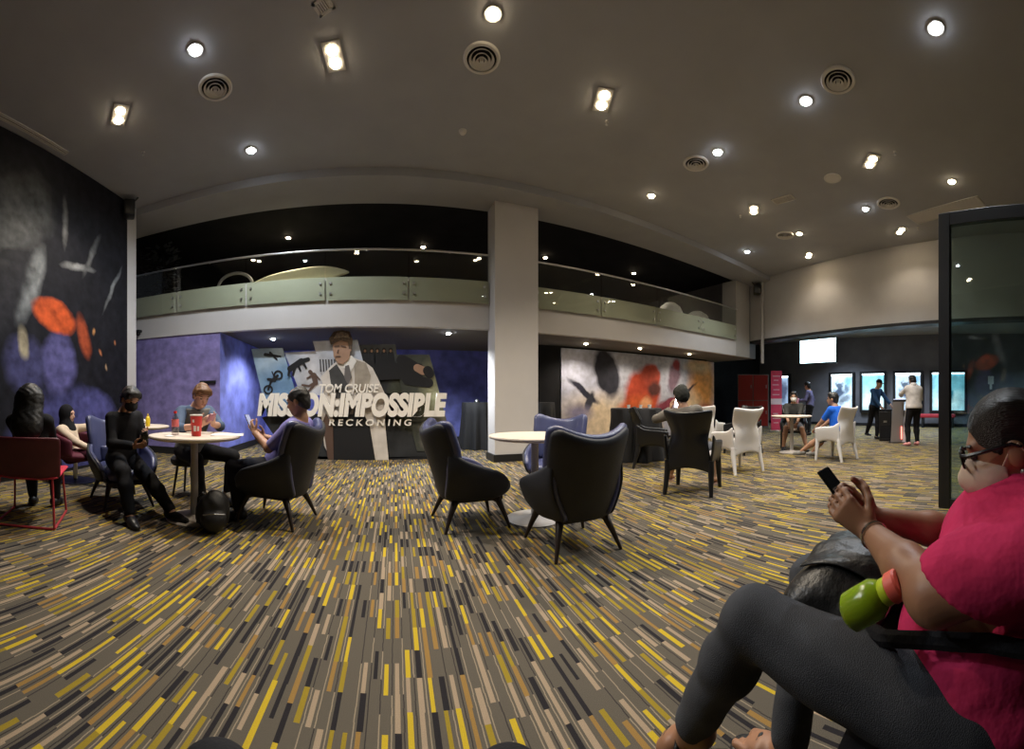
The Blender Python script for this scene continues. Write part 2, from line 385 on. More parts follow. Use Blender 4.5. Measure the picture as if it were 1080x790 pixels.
def person(label, loc, rotz, J, skin, top, legs, shoe, hairm, hair='short', sleeve=1.0, trouser=1.0, w=1.0, dep=1.0, h=.009, s=1.0,
           mask=None, palmd=None, curl=(1.0, 1.0), fdir=None, extra=None, toe=None, hdirs=None, wob=.003, sandals=False, top_inf=.014, mouth=True):
    root = thing('person', label, 'person', loc, rotz)
    Fd = Field(); torso_prims(Fd, J, 0, w, dep); head_prims(Fd, J, s)
    toe = toe or ((-.15, 1, 0), (.15, 1, 0))
    for n, ix in (('L', 0), ('R', 1)):
        arms_prims(Fd, J, n, 0, 1.0, w ** .5 * s); leg_prims(Fd, J, n, 0, 1.0, w ** .5 * s)
        d = nrm(J['wr' + n] - J['el' + n]) if hdirs is None or hdirs[ix] is None else nrm(hdirs[ix])
        pd = (palmd or ((.3, .2, -1), (-.3, .2, -1)))[ix]
        hand(Fd, J['wr' + n], d, pd, -1 if n == 'L' else 1, curl[ix], s, k=.005)
        a = J['an' + n]; t = nrm(toe[ix]); lt = np.cross(t, v3(0, 0, 1))
        Fd.cap(a + v3(0, 0, -.02) - t * .03, a + t * .10 + v3(0, 0, -.05), .036, .028, k=.02)
        Fd.cap(a + t * .08 + v3(0, 0, -.052), a + t * .15 + v3(0, 0, -.06), .034, .020, k=.02, sq=lt, f=.75)
    bd = sub_ob('body', Fd, h, skin, root)
    # clothing
    Ft = Field(); torso_prims(Ft, J, top_inf, w, dep)
    for n in 'LR': arms_prims(Ft, J, n, .012, .93 if sleeve >= 1 else sleeve, w ** .5 * s)
    ax = J['nk'] - J['pel']; Ft.plane(J['pel'] - ax * .06, -ax, J['pel'], .32)
    Ft.plane(J['nk'] + ax * .02, ax, J['nk'], .10)
    sub_ob('top', Ft, h, top, root, wob=wob)
    Fl = Field(); Fl.ell(J['pel'] - (J['nk'] - J['pel']) * .02, (.165 * w + .012, .115 * w * dep + .01, .12), J['R'], k=.05)
    for n in 'LR': leg_prims(Fl, J, n, .014, .97 if trouser >= 1 else trouser, w ** .5 * s)
    sub_ob('trousers' if trouser >= .9 else 'shorts', Fl, h, legs, root, wob=wob)
    for n, ix in (('L', 0), ('R', 1)):
        a = J['an' + n]; t = nrm(toe[ix]); lt = np.cross(t, v3(0, 0, 1)); Fs = Field()
        if sandals:
            Fs.cap(a - t * .05 + v3(0, 0, -.083), a + t * .17 + v3(0, 0, -.083), .05, .045, k=.02, sq=v3(0, 0, 1), f=5)
            Fs.cap(a + t * .08 + lt * .045 + v3(0, 0, -.06), a + t * .09 + v3(0, 0, -.018), .010, k=.01)
            Fs.cap(a + t * .09 + v3(0, 0, -.018), a + t * .08 - lt * .045 + v3(0, 0, -.06), .010, k=.01)
            sub_ob('sandal', Fs, min(h, .008), shoe, root)
        else:
            Fs.cap(a + v3(0, 0, -.03) - t * .035, a + t * .09 + v3(0, 0, -.05), .048, .040, k=.02)
            Fs.cap(a + t * .07 + v3(0, 0, -.055), a + t * .17 + v3(0, 0, -.062), .044, .030, k=.02, sq=lt, f=.85)
            Fs.plane(a + v3(0, 0, -.085), (0, 0, -1)); Fs.plane(a + v3(0, 0, .02), (0, 0, 1))
            sub_ob('shoe', Fs, h, shoe, root)
    # head
    c, R = J['hd'], J['HR']; r, f, u = R[:, 0], R[:, 1], R[:, 2]; hh = min(h, .008)
    Fh = Field()
    if hair == 'hijab':
        Fh.ell(c + u * .02 - f * .02, v3(.094, .11, .118), R, k=.03); Fh.cap(c - u * .05 - f * .02, J['nk'] - ax * .12, .085, .13, k=.05)
        Fh.sub(c + f * .115 - u * .02, v3(.058, .08, .085), R)
        sub_ob('headscarf', Fh, hh, hairm, root)
    elif hair == 'cap':
        Fh.ell(c + u * .03 - f * .012, v3(.083, .102, .098), R, k=.02); Fh.plane(c + u * .030, -u); sub_ob('cap', Fh, hh, hairm, root)
        Fb = Field(); Fb.cap(c + u * .040 + f * .06, c + u * .032 + f * .16, .066, .05, k=.01, sq=u, f=8); sub_ob('cap_brim', Fb, .007, hairm, root)
    else:
        Fh.ell(c + u * .030 - f * .012, v3(.086, .106, .104), R, k=.02); Fh.ell(c - u * .03 - f * .05, v3(.077, .062, .075), R, k=.02)
        if hair == 'short': Fh.ell(c + u * .095 + f * .05, v3(.062, .045, .028), R, k=.03)
        if hair == 'mop':
            Fh.ell(c - u * .01 - f * .04, v3(.092, .085, .095), R, k=.02); Fh.ell(c + u * .085 + f * .065, v3(.072, .045, .036), R, k=.03)
            for q in (-1, 1): Fh.ell(c + u * .04 + r * q * .07 + f * .035, v3(.022, .05, .05), R, k=.02)
        if hair == 'long':
            Fh.ell(c + u * .0 - f * .02, v3(.125, .13, .125), R, k=.03); Fh.cap(c - u * .04 - f * .05, c - u * .26 - f * .07, .135, .15, k=.05, sq=f, f=1.7)
        if hair == 'balding': Fh.plane(c + f * .02 + u * .098, f * .55 + u * .85)
        Fh.sub(c + f * .105 - u * (.03 if hair != 'mop' else .045), v3(.074, .082, .100), R)
        if hair != 'long': Fh.plane(c - u * .055 - f * .025, f * .62 - u * .7, c - u * .06 + f * .03, .13)
        for q in (-1, 1): Fh.sub(c + r * q * .090 - u * .022 + f * .004, v3(.024, .027, .036), R)
        sub_ob('hair', Fh, hh, hairm, root, wob=.0035, wsc=75)
    for q in (-1, 1):
        e = bmesh.new(); ball(e, c + f * .083 + r * q * .032 + u * .002, (.013, .010, .008), Matrix(R.tolist()), 10, 8); obj('eye', e, MATS['eye'], root, smooth=True)
        e = bmesh.new(); ball(e, c + f * .090 + r * q * .033 + u * .026, (.020, .006, .004), Matrix(R.tolist()), 10, 6); obj('eyebrow', e, MATS['hair_black'], root, smooth=True)
    if mask:
        Fm = Field(); Fm.ell(c + f * .036 - u * .052, v3(.069, .084, .068), R, k=.02); Fm.cap(c + f * .095 - u * .02, c + f * .105 - u * .05, .016, .02, k=.03)
        Fm.plane(c + f * .03, -f); Fm.plane(c - u * .005, u); sub_ob('face_mask', Fm, .006, mask, root)
        for q in (-1, 1):
            b = bmesh.new(); tube(b, [c + f * .045 + r * q * .068 - u * .02, c + f * .0 + r * q * .082 - u * .005, c - f * .012 + r * q * .084 - u * .02], .0025, 6); obj('ear_loop', b, mask, root)
    elif mouth:
        e = bmesh.new(); ball(e, c + f * .0925 - u * .062, (.024, .008, .008), Matrix(R.tolist()), 10, 6); obj('lips', e, MATS['lips'], root, smooth=True)
    if extra: extra(root, J)
    return root
def W(loc, rotz, p):                                     # own frame -> room
    c, s = math.cos(rotz), math.sin(rotz); return Vector((loc[0] + p[0] * c - p[1] * s, loc[1] + p[0] * s + p[1] * c, (loc[2] if len(loc) > 2 else 0) + p[2]))
def facing(dx, dy): return math.atan2(-dx, dy)           # rotz that turns +y to (dx, dy)
def phone(label, p, up, face, m_case, screen):
    """slab of glass: up = its long direction, face = where the screen looks"""
    up = Vector(up).normalized(); fc = Vector(face); fc = (fc - up * fc.dot(up)).normalized(); rt = up.cross(fc)
    M = Matrix((rt, up, fc)).transposed().to_4x4(); M.translation = Vector(p)
    t = thing('phone', label, 'phone', (0, 0, 0)); t.matrix_world = M
    obj('phone_body', B((-.037, -.075, -.0045), (.037, .075, .0045), .004), m_case, t, smooth=True)
    obj('screen', B((-.034, -.070, .0045), (.034, .070, .0052)), screen, t)
    b = bmesh.new(); box(b, (-.030, .040, -.0065), (-.006, .068, -.0045), .0015); obj('camera_bump', b, m_case, t)
    return t
# ---------------------------------------------------------------- palette
mat('eye', (.02, .015, .012), .2); mat('lips', (.35, .12, .10), .5)
mat('hair_black', (.010, .009, .009), .45, bump=.4, bscale=160); mat('hair_brown', (.16, .075, .03), .5, bump=.4, bscale=160)
CEIL = mat('ceiling_paint', (.33, .335, .355), .9, var=.04, vscale=2)
WALLP = mat('wall_paint', (.38, .365, .35), .85, var=.04, vscale=2)
WHITEP = mat('white_paint', (.53, .51, .50), .8, var=.03, vscale=2)
SOFFIT = mat('soffit_paint', (.14, .13, .12), .9)
DARK = mat('dark_paint', (.014, .014, .016), .9, spec=.2, var=.2, vscale=2)
CHAR = mat('charcoal_paint', (.13, .127, .14), .75, var=.15, vscale=1.5)
SKIRT = mat('black_skirting', (.012, .012, .013), .45)
PURPLE = mat('violet_plaster', (.21, .18, .42), .75, var=.28, vscale=7)
BLUEW = mat('blue_glow_plaster', (.19, .21, .60), .75, var=.35, vscale=3)  # blue wall colour, made more saturated to carry a blue glow
STEEL = mat('brushed_steel', (.55, .55, .55), .3, metal=1.0)
BLACKM = mat('black_metal', (.012, .012, .013), .4)
PLASTIC = mat('white_fixture', (.55, .53, .5), .5)
GRILLE = mat('grille_paint', (.62, .60, .57), .6)
WARM = mat('warm_lamp', (1, .9, .7), emit=(1, .80, .52), estr=40)
COOL = mat('cool_lamp', (1, 1, 1), emit=(.90, .95, 1), estr=40)

def carpet():
    m = bpy.data.materials.new('striped_carpet'); m.use_nodes = True; nt = m.node_tree; N = nt.nodes; L = nt.links
    b = N['Principled BSDF']; b.inputs['Roughness'].default_value = .95; b.inputs['Specular IOR Level'].default_value = .1
    tc = N.new('ShaderNodeTexCoord'); mp = N.new('ShaderNodeMapping'); mp.inputs['Rotation'].default_value = (0, 0, math.radians(3.0))
    L.new(tc.outputs['Object'], mp.inputs['Vector'])
    sp = N.new('ShaderNodeSeparateXYZ'); L.new(mp.outputs[0], sp.inputs[0])
    def ma(op, a, b_=None, c=None):
        n = N.new('ShaderNodeMath'); n.operation = op
        for i, q in enumerate((a, b_, c)):
            if q is None: continue
            if isinstance(q, (int, float)): n.inputs[i].default_value = q
            else: L.new(q, n.inputs[i])
        return n.outputs[0]
    def wn(x, y):
        cx = N.new('ShaderNodeCombineXYZ'); 
        for i, q in enumerate((x, y)):
            if isinstance(q, (int, float)): cx.inputs[i].default_value = q
            else: L.new(q, cx.inputs[i])
        w = N.new('ShaderNodeTexWhiteNoise'); w.noise_dimensions = '2D'; L.new(cx.outputs[0], w.inputs['Vector']); return w.outputs['Value']
    u = ma('DIVIDE', sp.outputs['X'], .043); col = ma('FLOOR', u); fu = ma('FRACT', u)
    rc = wn(col, 3.3)
    par = ma('MULTIPLY', ma('FLOOR', ma('MULTIPLY', rc, 1.99)), .5)
    v = ma('ADD', ma('DIVIDE', sp.outputs['Y'], .172), ma('ADD', par, ma('MULTIPLY', wn(col, 9.7), .06))); row = ma('FLOOR', v)
    rr = wn(col, row)
    wd = ma('ADD', .34, ma('MULTIPLY', wn(col, ma('ADD', row, 77.7)), .20))
    inb = ma('LESS_THAN', fu, wd)
    ra = N.new('ShaderNodeValToRGB'); ra.color_ramp.interpolation = 'CONSTANT'
    E_ = [(0, (.44, .315, .025)), (.14, (.25, .18, .022)), (.27, (.245, .145, .045)), (.39, (.29, .22, .15)), (.54, (.020, .018, .020)), (.75, (.095, .082, .064))]
    cr = ra.color_ramp; cr.elements[0].position = 0; cr.elements[0].color = (*E_[0][1], 1); cr.elements[1].position = E_[1][0]; cr.elements[1].color = (*E_[1][1], 1)
    for p, c in E_[2:]: e = cr.elements.new(p); e.color = (*c, 1)
    L.new(rr, ra.inputs[0])
    # thin dark or beige pinstripe beside each bar
    wav = ma('ADD', fu, ma('MULTIPLY', ma('SUBTRACT', wn(col, ma('FLOOR', ma('DIVIDE', sp.outputs['Y'], .034))), .5), .05))
    pin = ma('MULTIPLY', ma('MULTIPLY', ma('GREATER_THAN', wav, .70), ma('LESS_THAN', wav, .80)), ma('GREATER_THAN', wn(col, 5.5), .3))
    gr = N.new('ShaderNodeMix'); gr.data_type = 'RGBA'; gr.inputs[6].default_value = (.095, .082, .064, 1)
    pc = N.new('ShaderNodeMix'); pc.data_type = 'RGBA'; pc.inputs[6].default_value = (.035, .03, .028, 1); pc.inputs[7].default_value = (.25, .20, .14, 1)
    L.new(ma('GREATER_THAN', wn(col, ma('ADD', row, 11.1)), .5), pc.inputs['Factor']); L.new(pc.outputs[2], gr.inputs[7]); L.new(pin, gr.inputs['Factor'])
    mx = N.new('ShaderNodeMix'); mx.data_type = 'RGBA'; L.new(inb, mx.inputs['Factor']); L.new(gr.outputs[2], mx.inputs[6]); L.new(ra.outputs[0], mx.inputs[7])
    nz = N.new('ShaderNodeTexNoise'); nz.inputs['Scale'].default_value = 350; L.new(tc.outputs['Object'], nz.inputs['Vector'])
    mr = N.new('ShaderNodeMapRange'); mr.inputs['To Min'].default_value = .6; mr.inputs['To Max'].default_value = 1.4; L.new(nz.outputs['Fac'], mr.inputs['Value'])
    vs = N.new('ShaderNodeVectorMath'); vs.operation = 'SCALE'; L.new(mx.outputs[2], vs.inputs[0]); L.new(mr.outputs[0], vs.inputs['Scale'])
    L.new(vs.outputs[0], b.inputs['Base Color'])
    bp = N.new('ShaderNodeBump'); bp.inputs['Strength'].default_value = .5; bp.inputs['Distance'].default_value = .004; L.new(nz.outputs['Fac'], bp.inputs['Height']); L.new(bp.outputs[0], b.inputs['Normal'])
    return m
CARPET = carpet()

# ---------------------------------------------------------------- the room
ZC = 4.77; YB = 6.15; YF = 6.93
struct('floor', B((-8, -5.2, -.12), (16.4, 14.2, 0)), CARPET)
struct('ceiling', slab(bmesh.new(), [(-4.6, -5.2), (8.35, -5.2), (10.15, YB + .9), (10.0, YB), (-4.6, YB)][:3] + [(10.0, YB), (-4.6, YB)], ZC, ZC + .25), CEIL)
struct('trim_1', B((-5.8, YB, 4.64), (10.4, YF + .1, 5.3)), CEIL)                                 # bulkhead before the gallery
struct('wall_left', B((-4.6, -5.2, 0), (-4.3, YB, ZC)), WHITEP)
struct('wall_front', B((-4.6, -5.2, 0), (16.4, -5.0, 5.3)), DARK)
struct('wall_outer', B((-5.8, YB, 0), (-5.6, 14.2, 5.3)), DARK)
# right wall above the lobby opening, slightly off square
ra, rb = Vector((10.0, YF + .1, 0)), Vector((7.70, -5.0, 0))
struct('wall_right', slab(bmesh.new(), [(ra.x, ra.y), (rb.x, rb.y), (rb.x + .3, rb.y), (ra.x + .3, ra.y)], 2.93, ZC + .2), WALLP)
struct('trim_2', slab(bmesh.new(), [(ra.x - .015, ra.y), (rb.x - .015, rb.y), (rb.x + .32, rb.y), (ra.x + .32, ra.y)], 2.86, 2.935), BLACKM)
# gallery
struct('trim_3', B((-5.6, YF, 2.41), (9.2, YF + .14, 3.28)), WHITEP)                              # gallery front
struct('floor_gallery', B((-5.6, YF + .14, 2.41), (10.3, 14, 2.78)), SOFFIT)
struct('ceiling_gallery', B((-5.6, YF + .1, 4.9), (16.4, 14.2, 5.1)), DARK)
struct('wall_gallery_back', B((-5.6, 12.6, 2.78), (10.3, 12.8, 4.9)), DARK)
struct('wall_gallery_right', B((9.2, YF, 2.41), (9.9, YF + .52, 4.64)), WALLP)
struct('wall_gallery_end', B((9.9, YF + .05, 2.41), (10.3, 12.6, 4.9)), CHAR)
struct('wall_back', B((-2.9, 10.1, 0), (3.9, 10.3, 2.41)), BLUEW)
struct('wall_alcove', B((-5.6, YF + .02, 0), (-2.905, 10.3, 2.41)), PURPLE)
struct('wall_alcove_side', B((-2.905, YF + .022, 0), (-2.9, 10.1, 2.41)), BLUEW)  # thin sheet over the violet block; blue glow put into its colour
struct('wall_inner', B((3.9, 8.42, 0), (9.6, 8.7, 2.41)), DARK)
struct('wall_inner_end', B((3.75, 8.42, 0), (3.9, 10.3, 2.41)), DARK)
struct('wall_lobby_back', B((9.6, 10.6, 0), (16.4, 10.8, 5)), DARK)
struct('wall_lobby', B((16.0, -5.2, 0), (16.3, 10.8, 4.2)), CHAR)
struct('ceiling_lobby', slab(bmesh.new(), [(10.25, 6.9), (7.95, -5.2), (16.4, -5.2), (16.4, 14.2), (10.25, 14.2)], 3.82, 4.0), CEIL)
struct('column', B((2.10, 6.60, 0), (2.94, YF + .1, 4.66), .006), WHITEP)
struct('baseboard_column', B((2.07, 6.57, 0), (2.97, YF + .12, .13)), SKIRT)
struct('baseboard_back', B((-2.9, 10.07, 0), (3.9, 10.1, .14)), SKIRT)
bm = B((-5.6, YF - .01, 0), (-2.87, YF + .02, .14)); box(bm, (-2.9, YF - .01, 0), (-2.87, 10.1, .14)); struct('baseboard_alcove', bm, SKIRT)
struct('baseboard_left', B((-4.3, -5, 0), (-4.27, 5.82, .12)), SKIRT)
struct('baseboard_lobby', B((15.97, -5, 0), (16.0, 10.6, .12)), SKIRT)
# pipe where the lobby opening starts
b = bmesh.new(); tube(b, [(9.83, 6.41, 2.2), (9.83, 6.41, 4.77)], .045, 14); struct('trim_4', b, WALLP, smooth=True)

# ---------------------------------------------------------------- gallery balustrade
GLASS = glass('green_glass', (.965, .985, .96), .04)
FROST = mat('frosted_band', (.41, .405, .32), .45)
def balustrade(x0, x1, n, label):
    t = thing('glass_balustrade', label, 'railing', ((x0 + x1) / 2, YF - .05, 2.87)); cx = (x0 + x1) / 2; w = (x1 - x0) / n
    b = bmesh.new(); tube(b, [(x0 - cx, 0, .89), (x1 - cx, 0, .89)], .02, 10); obj('handrail', b, STEEL, t, smooth=True)
    for i in range(n):
        a = x0 - cx + i * w + .012; e = a + w - .024
        g = obj('glass_panel', B((a, -.006, 0), (e, .006, .87), .002), GLASS, t)
        obj('frosted_band', B((a, .0075, .0), (e, .013, .41)), FROST, g)
        for sx in (a + .08, e - .08):
            for z in (.12, .30):
                obj('standoff', tube(bmesh.new(), [(sx, -.018, z), (sx, .048, z)], .022, 12), STEEL, g, smooth=True)
        b = bmesh.new(); tube(b, [((a + e) / 2, 0, .86), ((a + e) / 2, 0, .89)], .012, 8); obj('rail_bracket', b, STEEL, t)
balustrade(-5.3, 2.08, 5, 'curving run of glass balustrade panels left of the column')
balustrade(2.96, 9.18, 4, 'glass balustrade panels on the gallery right of the column')

# furniture glimpsed on the gallery
IVORY = mat('ivory_fabric', (.80, .78, .58), .7, var=.05)
def ivory_arc(u, v):
    x = u * 1.25; return (x, .30 * (1 - u * u) * (1 if v > .5 else .7) * .5, .0 + .28 * (u + 1) * .5 + .10 * u * u + v * (.42 - .40 * abs(u) ** 2.5))
t = thing('sofa', 'long pale cream sofa with upswept back on the gallery', 'sofa', PY(310, 300, 8.6) + Vector((0, 0, -.17)))
link('sofa_back', sheet(ivory_arc, 14, 4, .12), IVORY, t)
obj('sofa_seat', B((-1.1, -.55, -.20), (1.1, .1, .10), .06), IVORY, t, smooth=True)
for sx in (-1, 1):
    obj('leg', B((sx * .9 - .03, -.4, 2.78 - t.location.z), (sx * .9 + .03, -.3, -.18)), BLACKM, t)
b = bmesh.new(); tube(b, [(.42 * math.cos(a), 0, .30 * math.sin(a) + .02) for a in np.linspace(0, PI, 14)], .035, 10); 
p = PY(248, 303, 8.4)
t = thing('gallery_chair', 'round backed chair behind the balustrade, left of the cream sofa', 'chair', (p.x, p.y, 2.78))
obj('back_hoop', b, mat('pale_trim', (.45, .42, .38), .5), t, loc=(0, 0, p.z - 2.78), smooth=True)
obj('seat', B((-.36, -.35, .34), (.36, .05, .5), .05), CHAR, t, smooth=True)
for sx in (-.3, .3): obj('leg', B((sx - .02, -.3, 0), (sx + .02, -.26, .36)), BLACKM, t)
for sx in (-.39, .39): obj('back_post', B((sx - .03, -.03, 0), (sx + .03, .03, p.z - 2.74)), BLACKM, t)
PUFF = mat('white_fabric', (.85, .85, .85), .8, var=.06)
for px, py, r_, lb in ((707, 321, .40, 'tall white domed armchair on the gallery, left of its lower twin'), (735, 330, .44, 'lower white domed armchair near the right end of the gallery')):
    p = PY(px, py, 8.1); t = thing('dome_chair', lb, 'chair', (p.x, p.y, 2.78), 0, 'white domed gallery chairs'); hh = p.z - 2.78
    b = bmesh.new(); lathe(b, [(0, hh + .05), (r_ * .35, hh + .03), (r_ * .72, hh - .08), (r_ * .95, hh - .30), (r_, hh - .52), (r_ * .92, .20), (r_ * .7, .12), (0, .12)], 28); obj('shell', b, PUFF, t, smooth=True)
    obj('base', lathe(bmesh.new(), [(0, .12), (.2, .12), (.24, 0), (0, 0)], 20), BLACKM, t)
# dark leafy plant at the gallery's left end
p = PY(172, 300, 7.6); t = thing('potted_plant', 'tall dark leafy plant at the left end of the gallery', 'plant', (p.x, p.y, 2.78))
obj('pot', lathe(bmesh.new(), [(0, 0), (.18, 0), (.24, .4), (.20, .4), (.19, .36), (0, .36)], 20), BLACKM, t)
b = bmesh.new(); rnd = random.Random(3)
for i in range(150):
    z = .5 + rnd.random() * 1.25; a = rnd.random() * 2 * PI; r0 = .1 + .35 * rnd.random(); c = Vector((r0 * math.cos(a), r0 * math.sin(a), z))
    d = Vector((math.cos(a), math.sin(a), rnd.uniform(-.5, .5))).normalized(); s_ = d.cross(Vector((0, 0, 1))).normalized() * .05; l = d * rnd.uniform(.14, .24)
    vs = [b.verts.new(q) for q in (c, c + l * .5 + s_, c + l, c + l * .5 - s_)]; b.faces.new(vs)
lf = obj('foliage', b, mat('dark_leaf', (.05, .055, .06), .5, var=.4), t)
b = bmesh.new(); tube(b, [(0, 0, .36), (.03, .02, 1.0), (0, 0, 1.6)], .02, 8); obj('stem', b, DARK, t)

# ---------------------------------------------------------------- ceiling fittings
REFL = mat('lamp_reflector', (.5, .48, .45), .25, metal=.8)
def spot(p, col, pw, size=112, blend=.75, rad=.05, parent=None):
    l = bpy.data.lights.new('downlight_beam', 'SPOT'); l.energy = pw; l.color = col; l.spot_size = math.radians(size); l.spot_blend = blend; l.shadow_soft_size = rad
    o = bpy.data.objects.new('downlight_beam', l); COL.objects.link(o); o.location = p; o.rotation_euler = (0, 0, 0); return o
WC, CC = (1, .86, .68), (.88, .94, 1)
def downlight(px, py, label, kind, z=ZC, pw=100, r_=.055, ang=0.0, grp='ceiling downlights', size=112):
    p = G(px, py, z); warm = kind in ('warm', 'twin')
    t = thing('downlight', label, 'ceiling light', (p.x, p.y, z), ang, grp)
    offs = [(-.085, 0), (.085, 0)] if kind == 'twin' else [(0, 0)]
    b = bmesh.new()
    if kind == 'twin': box(b, (-.19, -.10, -.012), (.19, .10, 0), .004)
    else: lathe(b, [(r_ * 1.0, 0), (r_ * 1.0, -.012), (r_ * 1.5, -.012), (r_ * 1.55, 0)], 24)
    obj('trim_ring', b, PLASTIC, t, smooth=True)
    for ox, oy in offs:
        b = bmesh.new(); lathe(b, [(0, -.014), (r_ * .95, -.014), (r_ * .80, -.030), (0, -.036)], 20, Matrix.Translation((ox, oy, 0)))
        obj('lamp', b, WARM if warm else COOL, t, smooth=True)
    spot((p.x, p.y, z - .06), WC if warm else CC, pw, size)
    return t
LT = [(352, 59, 'twin', 'large warm twin downlight in the ceiling, nearest above the left tables', 1.3), (206, 52, 'cool', 'white downlight beside the leftmost round air diffuser', 1.1),
      (126, 121, 'twin', 'warm twin downlight nearest the mural wall on the left', 1.2), (265, 158, 'cool', 'white downlight near the bulkhead, left of the column', 1.6),
      (520, 14, 'warm', 'single warm downlight at the top of the view, by the central diffuser', 1.1), (636, 105, 'twin', 'warm twin downlight right of the central round diffuser', 1.4),
      (987, 29, 'cool', 'white downlight in the upper right corner of the ceiling', 1.2), (850, 106, 'cool', 'white downlight just left of the upper right diffuser', 1.2),
      (757, 160, 'cool', 'white downlight beside the mid ceiling diffuser', 1.0), (919, 170, 'twin', 'warm twin downlight between the round speaker grille and the right grille', 1.0),
      (795, 221, 'twin', 'warm twin downlight by the small slotted vent', 1.0), (913, 220, 'cool', 'white downlight left of the oval looking diffuser near the right wall', 1.0),
      (843, 246, 'warm', 'small warm downlight just right of the farthest diffuser', .8), (853, 269, 'twin', 'farthest warm twin downlight close to the right wall', .2),
      (788, 265, 'cool', 'small white downlight nearest the gallery corner', .8), (687, 206, 'warm', 'small dim downlight alone near the bulkhead right of the column', .5),
      (1004, 191, 'warm', 'small warm downlight above the long right grille', .8), (950, 243, 'twin', 'warm twin downlight nearest the top of the right wall', .2)]
for px, py, k, lb, e in LT:
    downlight(px, py, lb, k, ang={352: 1.45, 126: -.75, 636: 1.2}.get(px, .6), pw=100 * e * (1.35 if k == 'twin' else 1), size={265: 168, 853: 125, 950: 125}.get(px, 115), r_=.06 if k == 'twin' else .055)
def diffuser(px, py, label, r_=.21):
    p = G(px, py, ZC); t = thing('air_diffuser', label, 'air vent', (p.x, p.y, ZC), 0, 'round ceiling diffusers')
    obj('outer_ring', lathe(bmesh.new(), [(r_ * .80, -.02), (r_ * .95, -.022), (r_, -.010), (r_, 0), (r_ * .8, 0)], 40), GRILLE, t, smooth=True)
    for k, q in enumerate((.66, .46, .28)):
        obj('cone', lathe(bmesh.new(), [(r_ * (q - .11), -.004 - .012 * k), (r_ * q, -.030 - .008 * k), (r_ * (q + .03), -.030 - .008 * k), (r_ * (q - .07), -.002 - .01 * k)], 36), GRILLE, t, smooth=True)
    obj('throat', lathe(bmesh.new(), [(0, -.003), (r_ * .8, -.003), (r_ * .8, .012), (0, .012)], 36), DARK, t)
    obj('hub', lathe(bmesh.new(), [(0, -.05), (r_ * .10, -.048), (r_ * .13, -.02), (0, -.003)], 20), GRILLE, t, smooth=True)
for px, py, lb in ((227, 92, 'round air diffuser above the left tables'), (508, 61, 'round air diffuser in the middle of the ceiling top'), (884, 84, 'round air diffuser in the upper right of the ceiling'),
                   (734, 172, 'round air diffuser beside a white downlight mid ceiling'), (937, 214, 'round air diffuser near the long right grille'), (828, 248, 'smallest and farthest round air diffuser')):
    diffuser(px, py, lb, .20 if px < 900 else .22)
p = G(878, 188, ZC); t = thing('ceiling_speaker', 'plain round flush speaker grille in the right half of the ceiling', 'speaker', (p.x, p.y, ZC))
obj('rim', lathe(bmesh.new(), [(.12, -.006), (.14, -.008), (.145, 0), (.12, 0)], 32), PLASTIC, t); obj('grille', lathe(bmesh.new(), [(0, -.005), (.12, -.005), (.12, 0), (0, 0)], 32), GRILLE, t)
def slotvent(a, e, w, label, mfr=PLASTIC, nsl=5):
    d = e - a; c = (a + e) / 2; L_ = d.length; t = thing('air_vent', label, 'air vent', (c.x, c.y, ZC), math.atan2(d.y, d.x))
    b = bmesh.new(); h2 = w / 2; f_ = min(.03, w * .2)
    box(b, (-L_ / 2, -h2, -.012), (L_ / 2, -h2 + f_, 0)); box(b, (-L_ / 2, h2 - f_, -.012), (L_ / 2, h2, 0)); box(b, (-L_ / 2, -h2, -.012), (-L_ / 2 + f_, h2, 0)); box(b, (L_ / 2 - f_, -h2, -.012), (L_ / 2, h2, 0))
    obj('vent_frame', b, mfr, t); obj('backing', B((-L_ / 2 + f_, -h2 + f_, -.004), (L_ / 2 - f_, h2 - f_, 0)), SOFFIT if nsl < 6 else GRILLE, t)
    b = bmesh.new()
    for i in range(nsl):
        y = -h2 + f_ + (i + .5) * (w - 2 * f_) / nsl; box(b, (-L_ / 2 + f_, y - .006, -.010), (L_ / 2 - f_, y + .006, -.003))
    obj('louvre', b, GRILLE, t)
slotvent(G(816, 213, ZC), G(837, 207, ZC), .22, 'small slotted vent by a warm twin downlight')
slotvent(G(962, 232, ZC), G(1036, 212, ZC), .42, 'long rectangular return grille near the right wall', nsl=10)
slotvent(G(336, -2, ZC), G(346, 13, ZC), .17, 'small rectangular vent cut by the top edge')
slotvent(Vector((-4.12, 1.6, ZC)), Vector((-4.12, 4.1, ZC)), .10, 'narrow linear slot diffuser along the mural wall', nsl=2)
p = G(488, 138, ZC); t = thing('smoke_detector', 'small detector on the ceiling before the column', 'detector', (p.x, p.y, ZC))
obj('detector_body', lathe(bmesh.new(), [(0, -.045), (.03, -.045), (.05, -.02), (.055, 0), (0, 0)], 20), GRILLE, t, smooth=True)
for px, py, i in ((151, 160, 0), (640, 128, 1), (944, 160, 2), (781, 227, 3), (968, 240, 4)):
    p = G(px, py, ZC); t = thing('sprinkler', ['small sprinkler head by the mural wall twin downlight', 'small sprinkler head by the central twin downlight', 'small sprinkler head by the right twin downlight', 'small sprinkler head by the slotted vent', 'small sprinkler head by the long right grille'][i], 'sprinkler', (p.x, p.y, ZC), 0, 'ceiling sprinklers')
    obj('escutcheon', lathe(bmesh.new(), [(0, -.01), (.025, -.008), (.03, .012), (0, .012)], 14), GRILLE, t); b = bmesh.new(); tube(b, [(0, 0, -.008), (0, 0, -.045)], .007, 8); obj('sprinkler_pipe', b, STEEL, t); obj('deflector', lathe(bmesh.new(), [(0, -.05), (.018, -.05), (.018, -.045), (0, -.045)], 12), STEEL, t)
